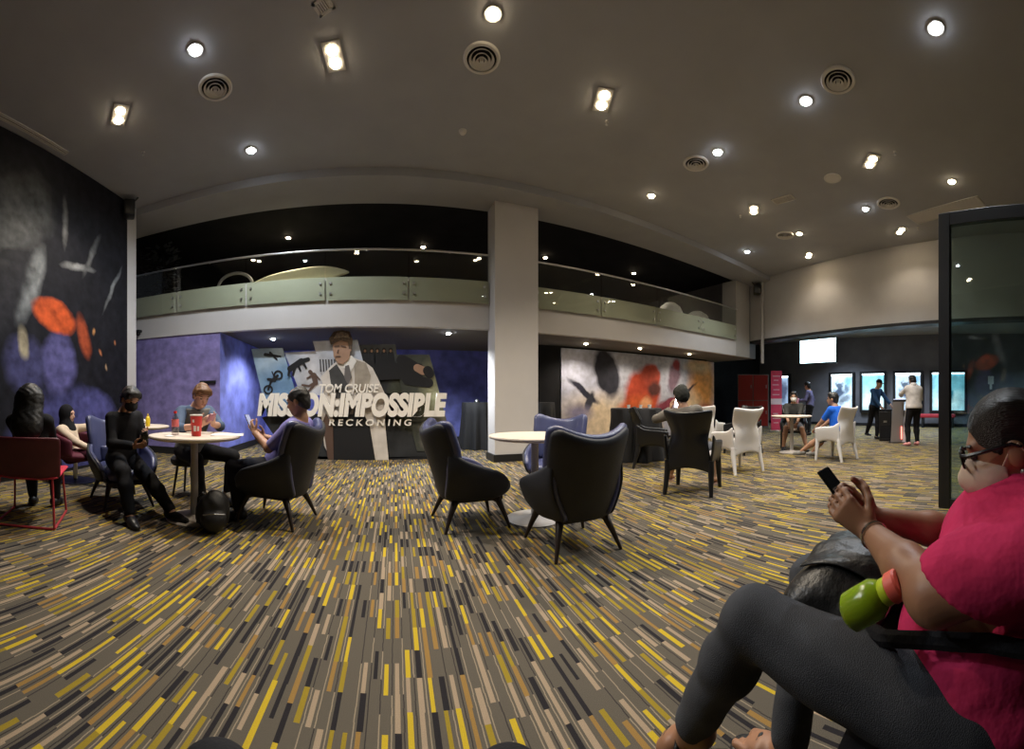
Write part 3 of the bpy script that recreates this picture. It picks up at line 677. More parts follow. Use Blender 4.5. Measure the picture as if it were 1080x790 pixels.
for P_, lb, rz in ((Vector((-4.15, 5.72, 4.55)), 'black loudspeaker high in the left corner by the bulkhead', -.9), (Vector((9.75, 6.55, 4.42)), 'black loudspeaker high in the right corner above the pipe', .8)):
    t = thing('loudspeaker', lb, 'speaker', P_, rz, 'corner loudspeakers')
    obj('speaker_cabinet', B((-.13, -.10, -.14), (.13, .10, .14), .03), BLACKM, t, smooth=True); obj('speaker_grille', B((-.11, -.108, -.12), (.11, -.098, .12), .01), DARK, t)
    b = bmesh.new(); tube(b, [(0, .05, .1), (0, .16, .22)], .015, 8); obj('bracket', b, BLACKM, t)
p = PY(147, 351, YF - .02); t = thing('security_camera', 'small black dome camera on the gallery front, far left', 'camera', (p.x, YF, p.z))
b = bmesh.new(); ball(b, (0, -.07, -.02), .055); obj('dome', b, mat('dome_black', (.01, .01, .01), .15), t, smooth=True); obj('mount', B((-.06, -.13, .0), (.06, 0, .05), .01), BLACKM, t)
# lights under the gallery
for px, py, k, lb in ((288, 357, 'cool', 'small recessed light under the gallery left of the film standee'), (473, 351, 'cool', 'small recessed light under the gallery left of the column'),
                      (618, 362, 'warm', 'first recessed light under the gallery right of the column'), (675, 367, 'warm', 'middle warm recessed light above the colourful mural'), (727, 373, 'warm', 'recessed light above the right end of the colourful mural')):
    p = G(px, py, 2.41)
    downlight(px, py, lb, k, 2.41, {288: 100, 473: 200}.get(px, 42), .045, grp='lights under the gallery', size=145)
for x, y, lb in ((-2.0, 8.9, 'first small added light in the dark gallery ceiling'), (1.2, 9.6, 'added gallery ceiling light left of the column'), (4.4, 9.4, 'added gallery ceiling light right of the column'), (7.2, 9.2, 'added gallery ceiling light near the domed chairs')):  # lamps added to brighten the gallery and stand in for glass reflections
    t = thing('downlight', lb, 'ceiling light', (x, y, 4.9), 0, 'added gallery ceiling lights')
    obj('trim_ring', lathe(bmesh.new(), [(.045, 0), (.045, -.012), (.07, -.012), (.07, 0)], 20), PLASTIC, t); obj('lamp', lathe(bmesh.new(), [(0, -.014), (.045, -.014), (.035, -.03), (0, -.034)], 16), WARM, t)
    spot((x, y, 4.84), WC, 60, 125)
# lobby lights
for X_, Y_, lb in ((14.2, 5.9, 'lobby ceiling light over the standing person'), (13.6, 3.4, 'lobby ceiling light between screen and posters'), (12.6, 1.35, 'brightest lobby ceiling light above the kiosk'), (13.5, -1.5, 'lobby ceiling light seen through the glass door'), (11.6, 4.6, 'lobby ceiling light over the round table')):
    t = thing('downlight', lb, 'ceiling light', (X_, Y_, 3.82), 0, 'lobby ceiling lights')
    obj('trim_ring', lathe(bmesh.new(), [(.07, 0), (.07, -.012), (.10, -.012), (.10, 0)], 20), PLASTIC, t); obj('lamp', lathe(bmesh.new(), [(0, -.014), (.07, -.014), (.06, -.03), (0, -.034)], 16), COOL, t)
    spot((X_, Y_, 3.76), (.70, .84, 1), 240, 125)

# ---------------------------------------------------------------- murals
def ml(px, py):
    q = PX(px, py, -4.27); return (q.y - 2.2, q.z - .05)
def mb(px, py, rx, rz, an, colr, soft): a_ = ml(px, py); return (a_[0], a_[1], rx, rz, an, colr, soft)
MUR = art('dark_mural_print', (.010, .010, .014), [
    mb(14, 235, .42, .55, 0, (.085, .09, .095), .4), mb(40, 215, .25, .35, 20, (.06, .065, .07), .5), mb(18, 270, .45, .10, 15, (.015, .016, .02), .3), mb(32, 300, .16, .55, -22, (.16, .175, .19), .3), mb(8, 310, .22, .8, -25, (.02, .02, .026), .4),
    mb(75, 470, 1.15, .85, 0, (.055, .056, .17), .2), mb(100, 440, .60, .40, -25, (.07, .07, .21), .25), mb(62, 383, .36, .44, 0, (.085, .08, .215), .18), mb(57, 333, .44, .24, -14, (.46, .075, .02), .14), mb(88, 356, .12, .34, 20, (.26, .05, .02), .3), mb(62, 375, .24, .20, 0, (.09, .085, .22), .3),
    mb(26, 385, .34, .40, 15, (.05, .05, .13), .25), mb(24, 362, .10, .22, 12, (.30, .26, .18), .3), mb(98, 350, .03, .05, 0, (.3, .15, .06), .5), mb(105, 372, .025, .06, 30, (.34, .12, .05), .5), mb(112, 388, .02, .05, 0, (.3, .2, .12), .5), mb(120, 362, .02, .04, 0, (.3, .12, .05), .5),
    mb(82, 282, .30, .05, 8, (.22, .23, .24), .5), mb(96, 270, .05, .35, -28, (.10, .105, .11), .5), mb(118, 305, .035, .40, -30, (.15, .16, .17), .5), mb(68, 236, .05, .28, 0, (.14, .145, .15), .6)],
    distort=.07, dscale=3.2, var=.45, vscale=6)
m = obj('wall_mural', B((-4.55, -.02, 0), (3.6, .02, 4.70)), MUR, loc=(-4.275, 2.2, .05), rot=(0, 0, PI / 2)); tag(m, 'dark printed wall mural with blue violet and orange shapes, covering the left wall', 'mural')
MUR2 = art('colour_mural_print', (.36, .37, .44), [
    (-2.2, 1.7, .9, .9, 0, (.50, .52, .66), .5), (-1.6, .55, 1.1, .6, 0, (.62, .50, .36), .5), (-1.45, 1.75, .36, .66, 20, (.030, .030, .042), .14), (-2.15, 1.25, .50, .08, -35, (.03, .03, .05), .25), (-1.98, 1.0, .09, .28, -20, (.04, .04, .055), .25), (-2.3, .7, .35, .22, 0, (.22, .20, .30), .5),
    (-.25, 1.15, .62, .75, -10, (.40, .060, .030), .16), (.05, 1.72, .34, .32, 0, (.44, .075, .045), .14), (-.45, .55, .75, .60, 12, (.50, .095, .030), .2), (.18, 1.35, .24, .20, 20, (.10, .035, .03), .3), (-.15, .95, .22, .16, 20, (.62, .30, .15), .35), (-.30, .3, .65, .22, 0, (.58, .36, .06), .35),
    (.95, 1.75, .22, .5, -14, (.14, .09, .12), .25), (1.05, 2.1, .14, .14, 0, (.22, .04, .04), .3), (.95, .98, .75, .15, 14, (.20, .04, .06), .2), (2.25, 1.5, .60, 1.0, 0, (.75, .33, .08), .4), (1.65, .8, .5, .5, 0, (.66, .48, .30), .5), (2.3, .6, .4, .3, 0, (.36, .10, .08), .4), (1.6, 1.35, .36, .05, 35, (.05, .03, .04), .4), (2.0, 2.1, .5, .2, 0, (.62, .45, .24), .5)],
    distort=.11, dscale=2.6, var=.22, vscale=6)
a = PY(592, 366, 8.38); e = PY(753, 380, 8.38)
m = obj('wall_mural', B((a.x - (a.x + e.x) / 2, -.02, 0), (e.x - (a.x + e.x) / 2, .02, 2.30)), MUR2, loc=((a.x + e.x) / 2, 8.40, .06)); tag(m, 'bright red and orange printed mural under the gallery right of the column', 'mural')
p = PY(219, 403, YF); b = B((-.17, -.035, -.03), (.17, 0, .03), .006); m = obj('wall_sign', b, BLACKM, loc=(p.x, YF + .02, p.z)); tag(m, 'small black bar fixed to the violet wall', 'wall fixture')
WHITEC = mat('white_card', (.75, .73, .70), .6)
# ---------------------------------------------------------------- wing armchairs
LEATHER = mat('blue_leather', (.055, .062, .14), .34, spec=.6, var=.15, vscale=4, bump=.08, bscale=220)
SHELLM = mat('charcoal_fabric', (.016, .017, .022), .6, var=.2, vscale=5, bump=.15, bscale=300)
WOODD = mat('dark_wood', (.022, .014, .010), .4, var=.3, vscale=18)
def back_pt(u, z, off):
    w = interp([.24, .32, .45, .62, .80, .95], [.165, .240, .283, .300, .310, .318], z)
    y0 = interp([.24, .40, .60, .80, .95], [-.20, -.245, -.31, -.375, -.415], z)
    wing = interp([.24, .45, .70, .95], [.05, .12, .17, .15], z)
    a = abs(u); return Vector((u * w + (0 if off == 0 else 0), y0 + wing * a ** 2.4 + off, z))
def back_fn(off, grow=0.0, zlo=.24):
    def f(u, v):
        top = .842 + .105 * abs(u) ** 2.0 - (.055 * max(0, (abs(u) - .84) / .16) ** 2) + grow
        z = zlo + (top - zlo) * v; p = back_pt(u * (1 + grow), z, off); return p
    return f
def arm_fn(sx, off):
    def f(u, v):
        y = -.26 + (u + 1) / 2 * .55
        top = interp([-.26, -.10, .10, .22, .29], [.70, .60, .535, .49, .40], y); bot = interp([-.26, 0, .22, .29], [.26, .245, .27, .33], y)
        z = bot + (top - bot) * v; x = interp([.24, .35, .50, .70], [.20, .262, .315, .30], z) + .02 * math.sin((y + .26) / .55 * PI) + off - .05 * max(0, -y / .26) ** 1.5
        return Vector((sx * x, y, z))
    return f
def make_wing(label, loc, rz, group='blue leather wing armchairs'):
    t = thing('wing_armchair', label, 'armchair', loc, rz, group)
    link('back_shell', sheet(back_fn(-.03), 14, 8, .055), SHELLM, t)
    link('backrest', sheet(back_fn(.012, .026, .40), 14, 8, .070), LEATHER, t)
    for sx in (-1, 1):
        a = link('armrest', sheet(arm_fn(sx, -.008), 8, 6, .05), LEATHER, t)
        link('arm_shell', sheet(arm_fn(sx, .022), 8, 6, .03), SHELLM, a)
    F_ = Field(); F_.ell((0, .05, .36), (.265, .32, .085), k=.02); F_.cap((-.17, .29, .345), (.17, .29, .345), .055, k=.05); F_.cap((-.14, -.15, .34), (.14, -.15, .34), .07, k=.06)
    link('seat', F_.mesh(.014, 'seat'), LEATHER, t)
    link('lumbar_cushion', sheet(lambda u, v: Vector((u * .17, -.20 - .03 * v + .03 * (1 - u * u), .42 + v * .17)), 6, 4, .07), LEATHER, t)
    obj('seat_frame', B((-.20, -.20, .225), (.20, .27, .275), .02), WOODD, t)
    for sx in (-1, 1):
        for y0, y1 in ((.22, .30), (-.17, -.27)):
            b = bmesh.new(); tube(b, [(sx * .13, y0 * .7, .255), (sx * .19, y0, .235), (sx * .225, (y0 + y1) / 2, .13), (sx * .265, y1, 0)], [.030, .032, .021, .012], 10); obj('leg', b, WOODD, t, smooth=True)
    return t
wing0 = make_wing('blue wing armchair standing empty left of the round table, side on', (.83, 3.42, 0), facing(1, .06))
dup(wing0, (1.44, 2.60, 0), facing(.02, 1), 'nearest wing armchair, seen from behind, in front of the central round table')
dup(wing0, (2.02, 4.02, 0), facing(-.62, -.78), 'wing armchair behind the central round table, facing the camera')
dup(wing0, (-.88, 3.50, 0), facing(-.97, .22), 'wing armchair occupied by the man in a lavender shirt')
dup(wing0, (-2.56, 3.36, 0), facing(.82, -.57), 'wing armchair occupied by the masked boy in black')

# ---------------------------------------------------------------- round tables
TABLE = mat('cream_laminate', (.66, .57, .48), .42, var=.04); POLEM = mat('grey_pole', (.42, .39, .36), .45, metal=.3); PALEBASE = mat('pale_base', (.50, .45, .40), .5)
def make_table(label, loc, r_=.43, zt=.775):
    t = thing('round_table', label, 'table', loc, 0, 'round pedestal tables')
    obj('tabletop', lathe(bmesh.new(), [(0, zt - .035), (r_ * .9, zt - .035), (r_ * .985, zt - .022), (r_, zt - .010), (r_ * .99, zt), (0, zt)], 56), TABLE, t, smooth=True)
    obj('pole', lathe(bmesh.new(), [(0, .02), (.036, .02), (.034, zt - .05), (.09, zt - .045), (.09, zt - .034), (0, zt - .034)], 24), POLEM, t, smooth=True)
    obj('base', lathe(bmesh.new(), [(0, 0), (.265, 0), (.268, .008), (.24, .018), (.07, .030), (.045, .045), (0, .045)], 48), PALEBASE, t, smooth=True)
    return t
TBL_L, TBL_M, TBL_R = (-1.62, 3.26, 0), (1.45, 3.33, 0), (7.22, 3.97, 0)
tb = make_table('round table on the left with a red cup, a bottle and paper on it', TBL_L)
dup(tb, TBL_M, 0, 'empty round table in the centre among the wing armchairs')
dup(tb, TBL_R, 0, 'distant round table by the boy in blue, near the red banner')
# ---------------------------------------------------------------- moulded plastic wing chairs
def make_plastic(label, loc, rz, m, cushion, group):
    t = thing('plastic_chair', label, 'chair', loc, rz, group)
    W_ = lambda z: interp([.24, .34, .50, .64, .72, .80, .92, .98], [.28, .275, .245, .225, .225, .25, .29, .295], z)
    Y_ = lambda z: interp([.24, .45, .70, .98], [-.24, -.255, -.30, -.385], z)
    def bk(u, v):
        z = .24 + v * (.965 + .035 * abs(u) ** 2 - .24); wing = interp([.24, .6, .75, .98], [.02, .05, .16, .10], z)
        z += .075 * (1 - u * u) * (1 - v) ** 3
        return Vector((u * W_(z), Y_(z) + wing * abs(u) ** 2.2, z))
    link('backrest', sheet(bk, 12, 12, .035), m, t)
    for sx in (-1, 1):
        def ar(u, v, sx=sx):
            y = -.25 + (u + 1) / 2 * .53; top = interp([-.25, -.12, .10, .28], [.72, .635, .62, .60], y); bot = interp([-.25, -.1, .1, .28], [.30, .37, .37, .30], y)
            z = bot + (top - bot) * v; return Vector((sx * (.245 + .045 * math.sin(min(1, v) * PI / 2) + .012 * (u + 1) / 2), y, z))
        a = link('armrest', sheet(ar, 8, 6, .032), m, t)
        for yy, y1, nm in ((.25, .27, 'leg'), (-.22, -.29, 'leg')):
            b = bmesh.new(); tube(b, [(sx * .262, yy, .40), (sx * .262, yy, .28), (sx * .268, (yy + y1) / 2, .14), (sx * .275, y1, 0)], [.034, .038, .030, .023], 10); obj(nm, b, m, t, smooth=True)
    obj('seat', B((-.26, -.25, .36), (.26, .29, .40), .015), m, t, smooth=True)
    F_ = Field(); F_.ell((0, .02, .435), (.24, .25, .06), k=.02); F_.cap((-.16, .2, .42), (.16, .2, .42), .05, k=.05); link('seat_cushion', F_.mesh(.014, 'c'), cushion, t)
    return t
WHITEPL = mat('white_plastic', (.72, .69, .66), .4, spec=.4); BLACKPL = mat('black_plastic', (.008, .008, .009), .35); CUSH = mat('grey_fur_cushion', (.46, .42, .39), .95, var=.2, vscale=30, bump=.6, bscale=120)
w0 = make_plastic('white plastic wing chair seen from behind beside the black chair', (4.87, 3.64, 0), facing(.24, .97), WHITEPL, CUSH, 'white plastic wing chairs')
dup(w0, (6.72, 2.75, 0), facing(.18, .98), 'white plastic wing chair occupied by the boy in a blue shirt')
dup(w0, (6.35, 5.55, 0), facing(.9, .3), 'white plastic wing chair half hidden, before the mural end')
b0 = make_plastic('black plastic wing chair in front, its back to the camera', (3.46, 3.25, 0), facing(.87, .49), BLACKPL, CUSH, 'black plastic wing chairs')
dup(b0, (4.25, 4.95, 0), facing(.75, -.66), 'black plastic wing chair with pale cushion beyond the hooded person')
dup(b0, (7.95, 4.32, 0), facing(-.88, -.47), 'black plastic chair under the masked person in grey')
dup(b0, (6.55, 4.75, 0), facing(-.95, .1), 'black chair half hidden behind the white plastic chair')

# ---------------------------------------------------------------- red chair on a sled frame, far left
REDW = mat('dark_red_shell', (.085, .012, .018), .5, var=.15); REDS = mat('red_seat', (.50, .03, .055), .55); REDF = mat('red_steel', (.35, .035, .045), .4)
t = thing('sled_chair', 'dark red sled-base chair at the left edge, seen from behind', 'chair', (-2.80, 2.34, 0), facing(-.57, .82))
link('backrest', sheet(lambda u, v: Vector((u * (.31 + .02 * v), -.27 - .10 * v + .05 * u * u, .42 + .37 * v)), 10, 5, .025), REDW, t)
link('seat', sheet(lambda u, v: Vector((u * .30, -.27 + .54 * v, .415 + .02 * u * u + .02 * v)), 8, 6, .03), REDS, t)
for sx in (-1, 1):
    b = bmesh.new(); tube(b, [(sx * .24, -.24, .42), (sx * .27, -.30, .02), (sx * .27, -.29, .011), (sx * .27, .26, .011), (sx * .265, .27, .03), (sx * .24, .20, .42)], .011, 8); obj('sled_frame', b, REDF, t, smooth=True)
b = bmesh.new(); tube(b, [(-.27, -.30, .012), (.27, -.30, .012)], .010, 8); obj('crossbar', b, REDF, t, smooth=True)
# maroon tub seat by the mural wall
t = thing('tub_chair', 'maroon low chair on a round dark base by the mural wall', 'chair', (-3.70, 3.85, 0), facing(.95, .2))
link('backrest', sheet(lambda u, v: Vector((.34 * math.sin(u * 1.9), .05 - .34 * math.cos(u * 1.9), .36 + v * (.34 - .12 * u * u))), 14, 4, .06), mat('maroon_fabric', (.10, .012, .03), .7), t)
F_ = Field(); F_.ell((0, .04, .36), (.30, .30, .09)); link('seat', F_.mesh(.02, 's'), MATS['maroon_fabric'], t)
obj('stem', lathe(bmesh.new(), [(0, .02), (.03, .02), (.03, .3), (0, .3)], 14), STEEL, t); obj('base', lathe(bmesh.new(), [(0, 0), (.27, 0), (.27, .01), (.05, .03), (0, .03)], 32), BLACKM, t)
# stool under the blond man
t = thing('stool', 'low black upholstered stool under the man in a grey waistcoat', 'stool', (-2.06, 4.02, 0))
obj('seat', lathe(bmesh.new(), [(0, .36), (.20, .36), (.22, .39), (.22, .43), (.19, .46), (0, .465)], 28), SHELLM, t, smooth=True)
for k in range(4):
    a = PI / 4 + k * PI / 2; b = bmesh.new(); tube(b, [(.14 * math.cos(a), .14 * math.sin(a), .37), (.2 * math.cos(a), .2 * math.sin(a), 0)], [.018, .012], 8); obj('leg', b, WOODD, t)
# small table behind the boy
t2 = make_table('small round table behind the boy in black, by the violet wall', (-3.12, 4.55, 0), .42, .74); t2['group'] = 'small tables behind'
# ---------------------------------------------------------------- things on the tables
def cup(loc, label, m, h_, r0, r1, lid=None, band=None):
    t = thing('paper_cup', label, 'cup', loc)
    obj('cup_body', lathe(bmesh.new(), [(0, 0), (r0, 0), (r1, h_), (r1 * 1.04, h_ + .004), (r1 * .94, h_), (r0 * .9, .01), (0, .01)], 28), m, t, smooth=True)
    if lid: obj('lid', lathe(bmesh.new(), [(r1 * 1.05, h_ - .004), (r1 * 1.06, h_ + .008), (r1 * .9, h_ + .010), (r1 * .85, h_ + .004), (0, h_ + .004)], 28), lid, t, smooth=True)
    return t
REDC = mat('red_cup', (.62, .025, .02), .4); cz = .775
cp = cup((-1.56, 3.18, cz), 'large red paper drink cup with white marks on the left table', REDC, .185, .042, .056, MATS['white_card'])
for (a0_, a1_, z0_, z1_) in ((-.55, -.05, .045, .095), (.12, .55, .048, .09), (-.75, -.35, .125, .15)):
    b = bmesh.new(); aim = math.atan2(-1.56, 3.18); rr = lambda z: .0427 + .014 * z / .185
    g_ = [[b.verts.new((rr(z) * math.sin(a), -rr(z) * math.cos(a), z)) for a in np.linspace(a0_, a1_, 6)] for z in np.linspace(z0_, z1_, 3)]
    for r0_, r1_ in zip(g_, g_[1:]):
        for k in range(5): b.faces.new((r0_[k], r0_[k + 1], r1_[k + 1], r1_[k]))
    o = obj('printed_mark', b, MATS['white_card'], cp, rot=(0, 0, math.atan2(1.56, 3.18)))
t = thing('water_bottle', 'clear plastic bottle with a pink label and red cap on the left table', 'bottle', (-1.79, 3.20, cz))
CLEAR = glass('clear_plastic', (.80, .76, .76), .10)
obj('bottle_body', lathe(bmesh.new(), [(0, 0), (.03, 0), (.034, .01), (.034, .12), (.030, .15), (.014, .185), (.013, .20), (0, .20)], 24), CLEAR, t, smooth=True)
obj('label', lathe(bmesh.new(), [(.0348, .075), (.0353, .076), (.0353, .145), (.0345, .146)], 24), mat('pink_label', (.72, .17, .18), .5), t, smooth=True)
obj('cap', lathe(bmesh.new(), [(0, .222), (.014, .222), (.0155, .218), (.0155, .20), (0, .20)], 16), REDC, t, smooth=True)
for k, (x, y, a, lb) in enumerate(((-1.33, 3.36, .3, 'open white paper sheet at the right edge of the left table'), (-1.74, 3.02, -.4, 'small crumpled receipt at the front of the left table'))):
    s_ = (.15, .105) if k == 0 else (.05, .035)
    o = link('paper', sheet(lambda u, v: Vector((u * s_[0], (v - .5) * 2 * s_[1], .0035 + .006 * abs(u) ** 2 * v)), 8, 4, .0012, 0, 1.0), WHITEC, loc=(x, y, cz), rot=(0, 0, a)); tag(o, lb, 'paper')
YEL = mat('yellow_plastic', (.65, .45, .02), .45)
t = thing('sauce_bottle', 'small yellow squeeze bottle on the table by the violet wall', 'bottle', (-2.95, 4.50, .74)); obj('bottle_body', lathe(bmesh.new(), [(0, 0), (.032, 0), (.034, .10), (.022, .13), (.012, .14), (0, .14)], 18), YEL, t, smooth=True); obj('nozzle', lathe(bmesh.new(), [(.012, .14), (.005, .175), (0, .175)], 12), YEL, t, smooth=True)
cup((-3.30, 4.42, .74), 'white paper cup beside the woman in a headscarf', WHITEC, .12, .034, .044)
F_ = Field(); rnd = random.Random(5)
for i in range(9): F_.ell((rnd.uniform(-.10, .10), rnd.uniform(-.06, .06), .03 + rnd.uniform(0, .05)), (.06, .045, .03), k=.015)
F_.plane((0, 0, .002), (0, 0, -1)); o = link('paper_bag', F_.mesh(.008, 'bag', .004, 60), WHITEC, loc=(-3.06, 4.36, .74)); tag(o, 'crumpled white paper bag on the table by the violet wall', 'bag')
# backpack on the floor
t = thing('backpack', 'black backpack slumped on the carpet against the left table base', 'bag', (-1.33, 3.02, 0), .5)
BAGM = mat('black_nylon', (.010, .010, .011), .55, bump=.2, bscale=90)
F_ = Field(); F_.ell((0, 0, .15), (.15, .12, .15), k=.05); F_.ell((.02, -.02, .25), (.10, .08, .09), k=.06); F_.ell((0, -.10, .11), (.11, .06, .09), k=.02); F_.plane((0, 0, .004), (0, 0, -1)); link('bag_body', F_.mesh(.010, 'b', .006, 30), BAGM, t)
for sx in (-1, 1):
    b = bmesh.new(); tube(b, [(sx * .07, .08, .30), (sx * .11, .15, .24), (sx * .12, .17, .12), (sx * .12, .12, .03)], .013, 8); obj('strap', b, BAGM, t, smooth=True)
b = bmesh.new(); tube(b, [(-.09, -.135, .17), (0, -.165, .185), (.09, -.135, .17)], .004, 6); obj('zip', b, STEEL, t)

# ---------------------------------------------------------------- cloth-covered tables by the column
CLOTH = mat('black_cloth', (.008, .008, .009), .8)
def cloth_table(loc, label, r_=.34, h_=1.05):
    t = thing('cocktail_table', label, 'table', loc, 0, 'black cloth tables')
    b = bmesh.new(); n = 60; prof = [(0, h_, 0), (r_ * .97, h_, 0), (r_, h_ - .02, .0), (r_ * .98, h_ * .75, .02), (r_ * 1.04, h_ * .35, .045), (r_ * 1.12, .01, .06)]
    rings = []
    for (q, z, am) in prof:
        rings.append([b.verts.new(((q + am * math.sin(9 * a)) * math.cos(a), (q + am * math.sin(9 * a)) * math.sin(a), z)) for a in [2 * PI * i / n for i in range(n)]] if q else [b.verts.new((0, 0, z))])
    for i in range(n): b.faces.new((rings[0][0], rings[1][i], rings[1][(i + 1) % n]))
    for A, C_ in zip(rings[1:], rings[2:]):
        for i in range(n): b.faces.new((A[i], A[(i + 1) % n], C_[(i + 1) % n], C_[i]))
    obj('table_cloth', b, CLOTH, t, smooth=True)
    obj('table_base', lathe(bmesh.new(), [(0, 0), (.2, 0), (.2, .02), (.03, .03), (.03, h_ - .03), (.2, h_ - .025), (.2, h_ - .01), (0, h_ - .01)], 20), BLACKM, t)
p = G(503, 473); ct = (p.x, p.y, 0)
cloth_table(ct, 'high black cloth covered table left of the column')
cloth_table((3.62, 8.05, 0), 'high black cloth covered table in the shade right of the column')
t = thing('desk_bell', 'small metal topped object on the black cloth table left of the column', 'table object', (ct[0], ct[1], 1.05)); obj('bell_base', lathe(bmesh.new(), [(0, 0), (.07, 0), (.07, .02), (0, .02)], 20), BLACKM, t); obj('bell_cover', lathe(bmesh.new(), [(.06, .02), (.05, .05), (.02, .075), (0, .08)], 20), STEEL, t, smooth=True)
# low dark table near the hooded person
cloth_table((4.55, 5.75, 0), 'low black cloth table before the colourful mural', .48, .95)
for i, (dx, dy) in enumerate(((-.25, -.1), (-.05, -.2), (.14, -.22), (.3, -.05))):
    cup((4.55 + dx, 5.75 + dy, .95), 'small white cup on the black table before the mural', WHITEC, .06, .025, .032)['group'] = 'white cups before the mural'

# ---------------------------------------------------------------- film standee
t = thing('film_standee', 'wide cut-out film standee with big white lettering before the blue wall', 'standee', (-.1, 7.15, 0))
YS = 7.15
def sp_(px, py, d=0.0): q = PY(px, py, YS - d); return (q.x + .1, q.z)
def board(name, pts, y0, m, th=.03, par=None):
    b = bmesh.new(); prism(b, [sp_(*q, -y0) for q in pts], y0, y0 + th); return obj(name, b, m, par or t)
def silh(pts, y0, m, par, th=.012, name='printed_figure'):
    b = bmesh.new(); prism(b, [sp_(*q, -y0) for q in pts], y0 - th, y0); return obj(name, b, m, par)
def blobs(spec, y0, m, par, name='printed_figure', th=.01):
    """raised flat cut-out built of rounded strokes: each (x0,y0,x1,y1,w0,w1) in board survey units"""
    b = bmesh.new()
    for (xa, ya, xb, yb, wa, wb) in spec:
        A = Vector((xa, ya)); C_ = Vector((xb, yb)); d = C_ - A; n_ = 10; base = math.atan2(d.y, d.x); pts = []
        for k in range(n_ + 1): an = base + PI / 2 + PI * k / n_; pts.append((A.x + wa * math.cos(an), A.y + wa * math.sin(an)))
        for k in range(n_ + 1): an = base - PI / 2 + PI * k / n_; pts.append((C_.x + wb * math.cos(an), C_.y + wb * math.sin(an)))
        prism(b, [sp_(*q, -y0) for q in pts], y0 - th, y0)
        th += .0006
    return obj(name, b, m, par)
SKYB = art('pale_blue_print', (.20, .30, .42), [(-1.55, 1.9, .5, .3, 0, (.45, .55, .62), .6), (-1.6, 1.3, .4, .5, 0, (.16, .28, .45), .5)], .2, 2)
PALE = art('pale_grey_print', (.42, .46, .55), [(-1, 1.7, .3, .6, 0, (.55, .55, .58), .6)], .2, 2)
DARKP = art('dark_group_print', (.03, .032, .035), [(.6, 2.1, .7, .25, 0, (.10, .11, .12), .5), (1.0, 1.1, .5, .5, 0, (.10, .11, .06), .5)], .2, 3)
OLIVE = art('olive_print', (.06, .065, .055), [(1.2, 1.2, .2, .6, 0, (.24, .24, .15), .5), (1.3, .5, .3, .3, 0, (.22, .19, .16), .5)], .2, 3)
INK = mat('print_ink', (.012, .013, .016), .5); SHIRT = mat('print_shirt', (.62, .58, .54), .6, var=.12, vscale=5); VEST = mat('print_waistcoat', (.05, .05, .052), .6, var=.2)
FACE = mat('print_skin', (.36, .22, .15), .6, var=.1, vscale=6); HAIRP = mat('print_hair', (.09, .06, .04), .6, var=.5, vscale=25); TIE = mat('print_tie', (.13, .12, .12), .6); LET = mat('white_letters', (.86, .82, .76), .6); BROWN = mat('print_brown', (.10, .06, .045), .6)
p1 = board('motorcycle_panel', [(265, 368), (298, 367), (318, 436), (282, 440)], .10, SKYB)
ring = lambda cx, cy, r_, w: [(cx + r_ * math.cos(a), cy + r_ * math.sin(a), cx + r_ * math.cos(a + .5), cy + r_ * math.sin(a + .5), w, w) for a in np.arange(0, 2 * PI, .45)]
blobs(ring(283, 411, 4.2, .8), .099, INK, p1, 'printed_wheel'); blobs(ring(293.5, 395.5, 4.2, .8), .099, INK, p1, 'printed_wheel')
blobs([(283, 411, 286, 402, 1, 1), (286, 402, 293, 396, 1.6, 1.2), (283, 400, 290, 401, 1.4, 1.6), (287, 392, 290, 399, .6, .8)], .099, INK, p1, 'printed_motorcycle')
blobs([(280, 374, 296, 376, 1.8, .8), (285, 372, 292, 379, 1.2, .8)], .099, INK, p1, 'printed_shadow')
p2 = board('stunt_panel', [(300, 372), (334, 370), (348, 416), (318, 418)], .07, PALE)
blobs([(306, 389, 318, 381, 3, 3.2), (318, 381, 325, 379, 2.2, 2), (306, 389, 304, 396, 1.6, 1), (311, 388, 309, 396, 1.4, 1), (320, 383, 323, 388, 1.4, .9), (314, 384, 317, 391, 1.3, .9)], .069, INK, p2)
blobs([(331, 396, 333, 404, 3, 2.6), (327, 392, 328, 393, 2, 2), (331, 395, 324, 399, 1.2, .8), (333, 396, 337, 400, 1.2, .8), (332, 404, 326, 407, 1.6, 1), (326, 407, 319, 406, 1, .9), (333, 404, 327, 411, 1.6, 1.1), (327, 411, 324, 414, 1, .9)], .069, BROWN, p2)
p3 = board('facade_panel', [(330, 360), (377, 358), (392, 416), (346, 418)], .04, PALE)
b = bmesh.new()
for k in range(7):
    x = 337 + k * 3.0; prism(b, [sp_(x, 379, -.04), sp_(x + 1.4, 379, -.04), sp_(x + 2.2, 392, -.04), sp_(x + .8, 392, -.04)], .032, .04)
obj('printed_columns', b, VEST, p3)
p4 = board('group_panel', [(377, 364), (417, 363), (424, 414), (392, 416)], .075, DARKP)
for x in (385, 392, 398, 405, 412):
    blobs([(x, 369, x, 369.5, 2, 2), (x, 374, x + 1, 392, 3.4, 3.6)], .074, INK, p4); blobs([(x, 370, x, 370.6, 1.3, 1.2)], .073, FACE, p4, 'printed_face', .012)
p5 = board('struggle_panel', [(417, 374), (453, 374), (470, 440), (478, 474), (440, 476), (424, 414)], .05, OLIVE)
blobs([(398, 392, 440, 391, 9, 8), (424, 380, 445, 390, 6, 4), (430, 400, 452, 404, 6, 5)], .049, INK, p5); blobs([(440, 388, 446, 391, 4, 4.5)], .048, FACE, p5, 'printed_face', .012); blobs([(451, 391, 453, 394, 5, 5)], .048, INK, p5, 'printed_hair', .014)
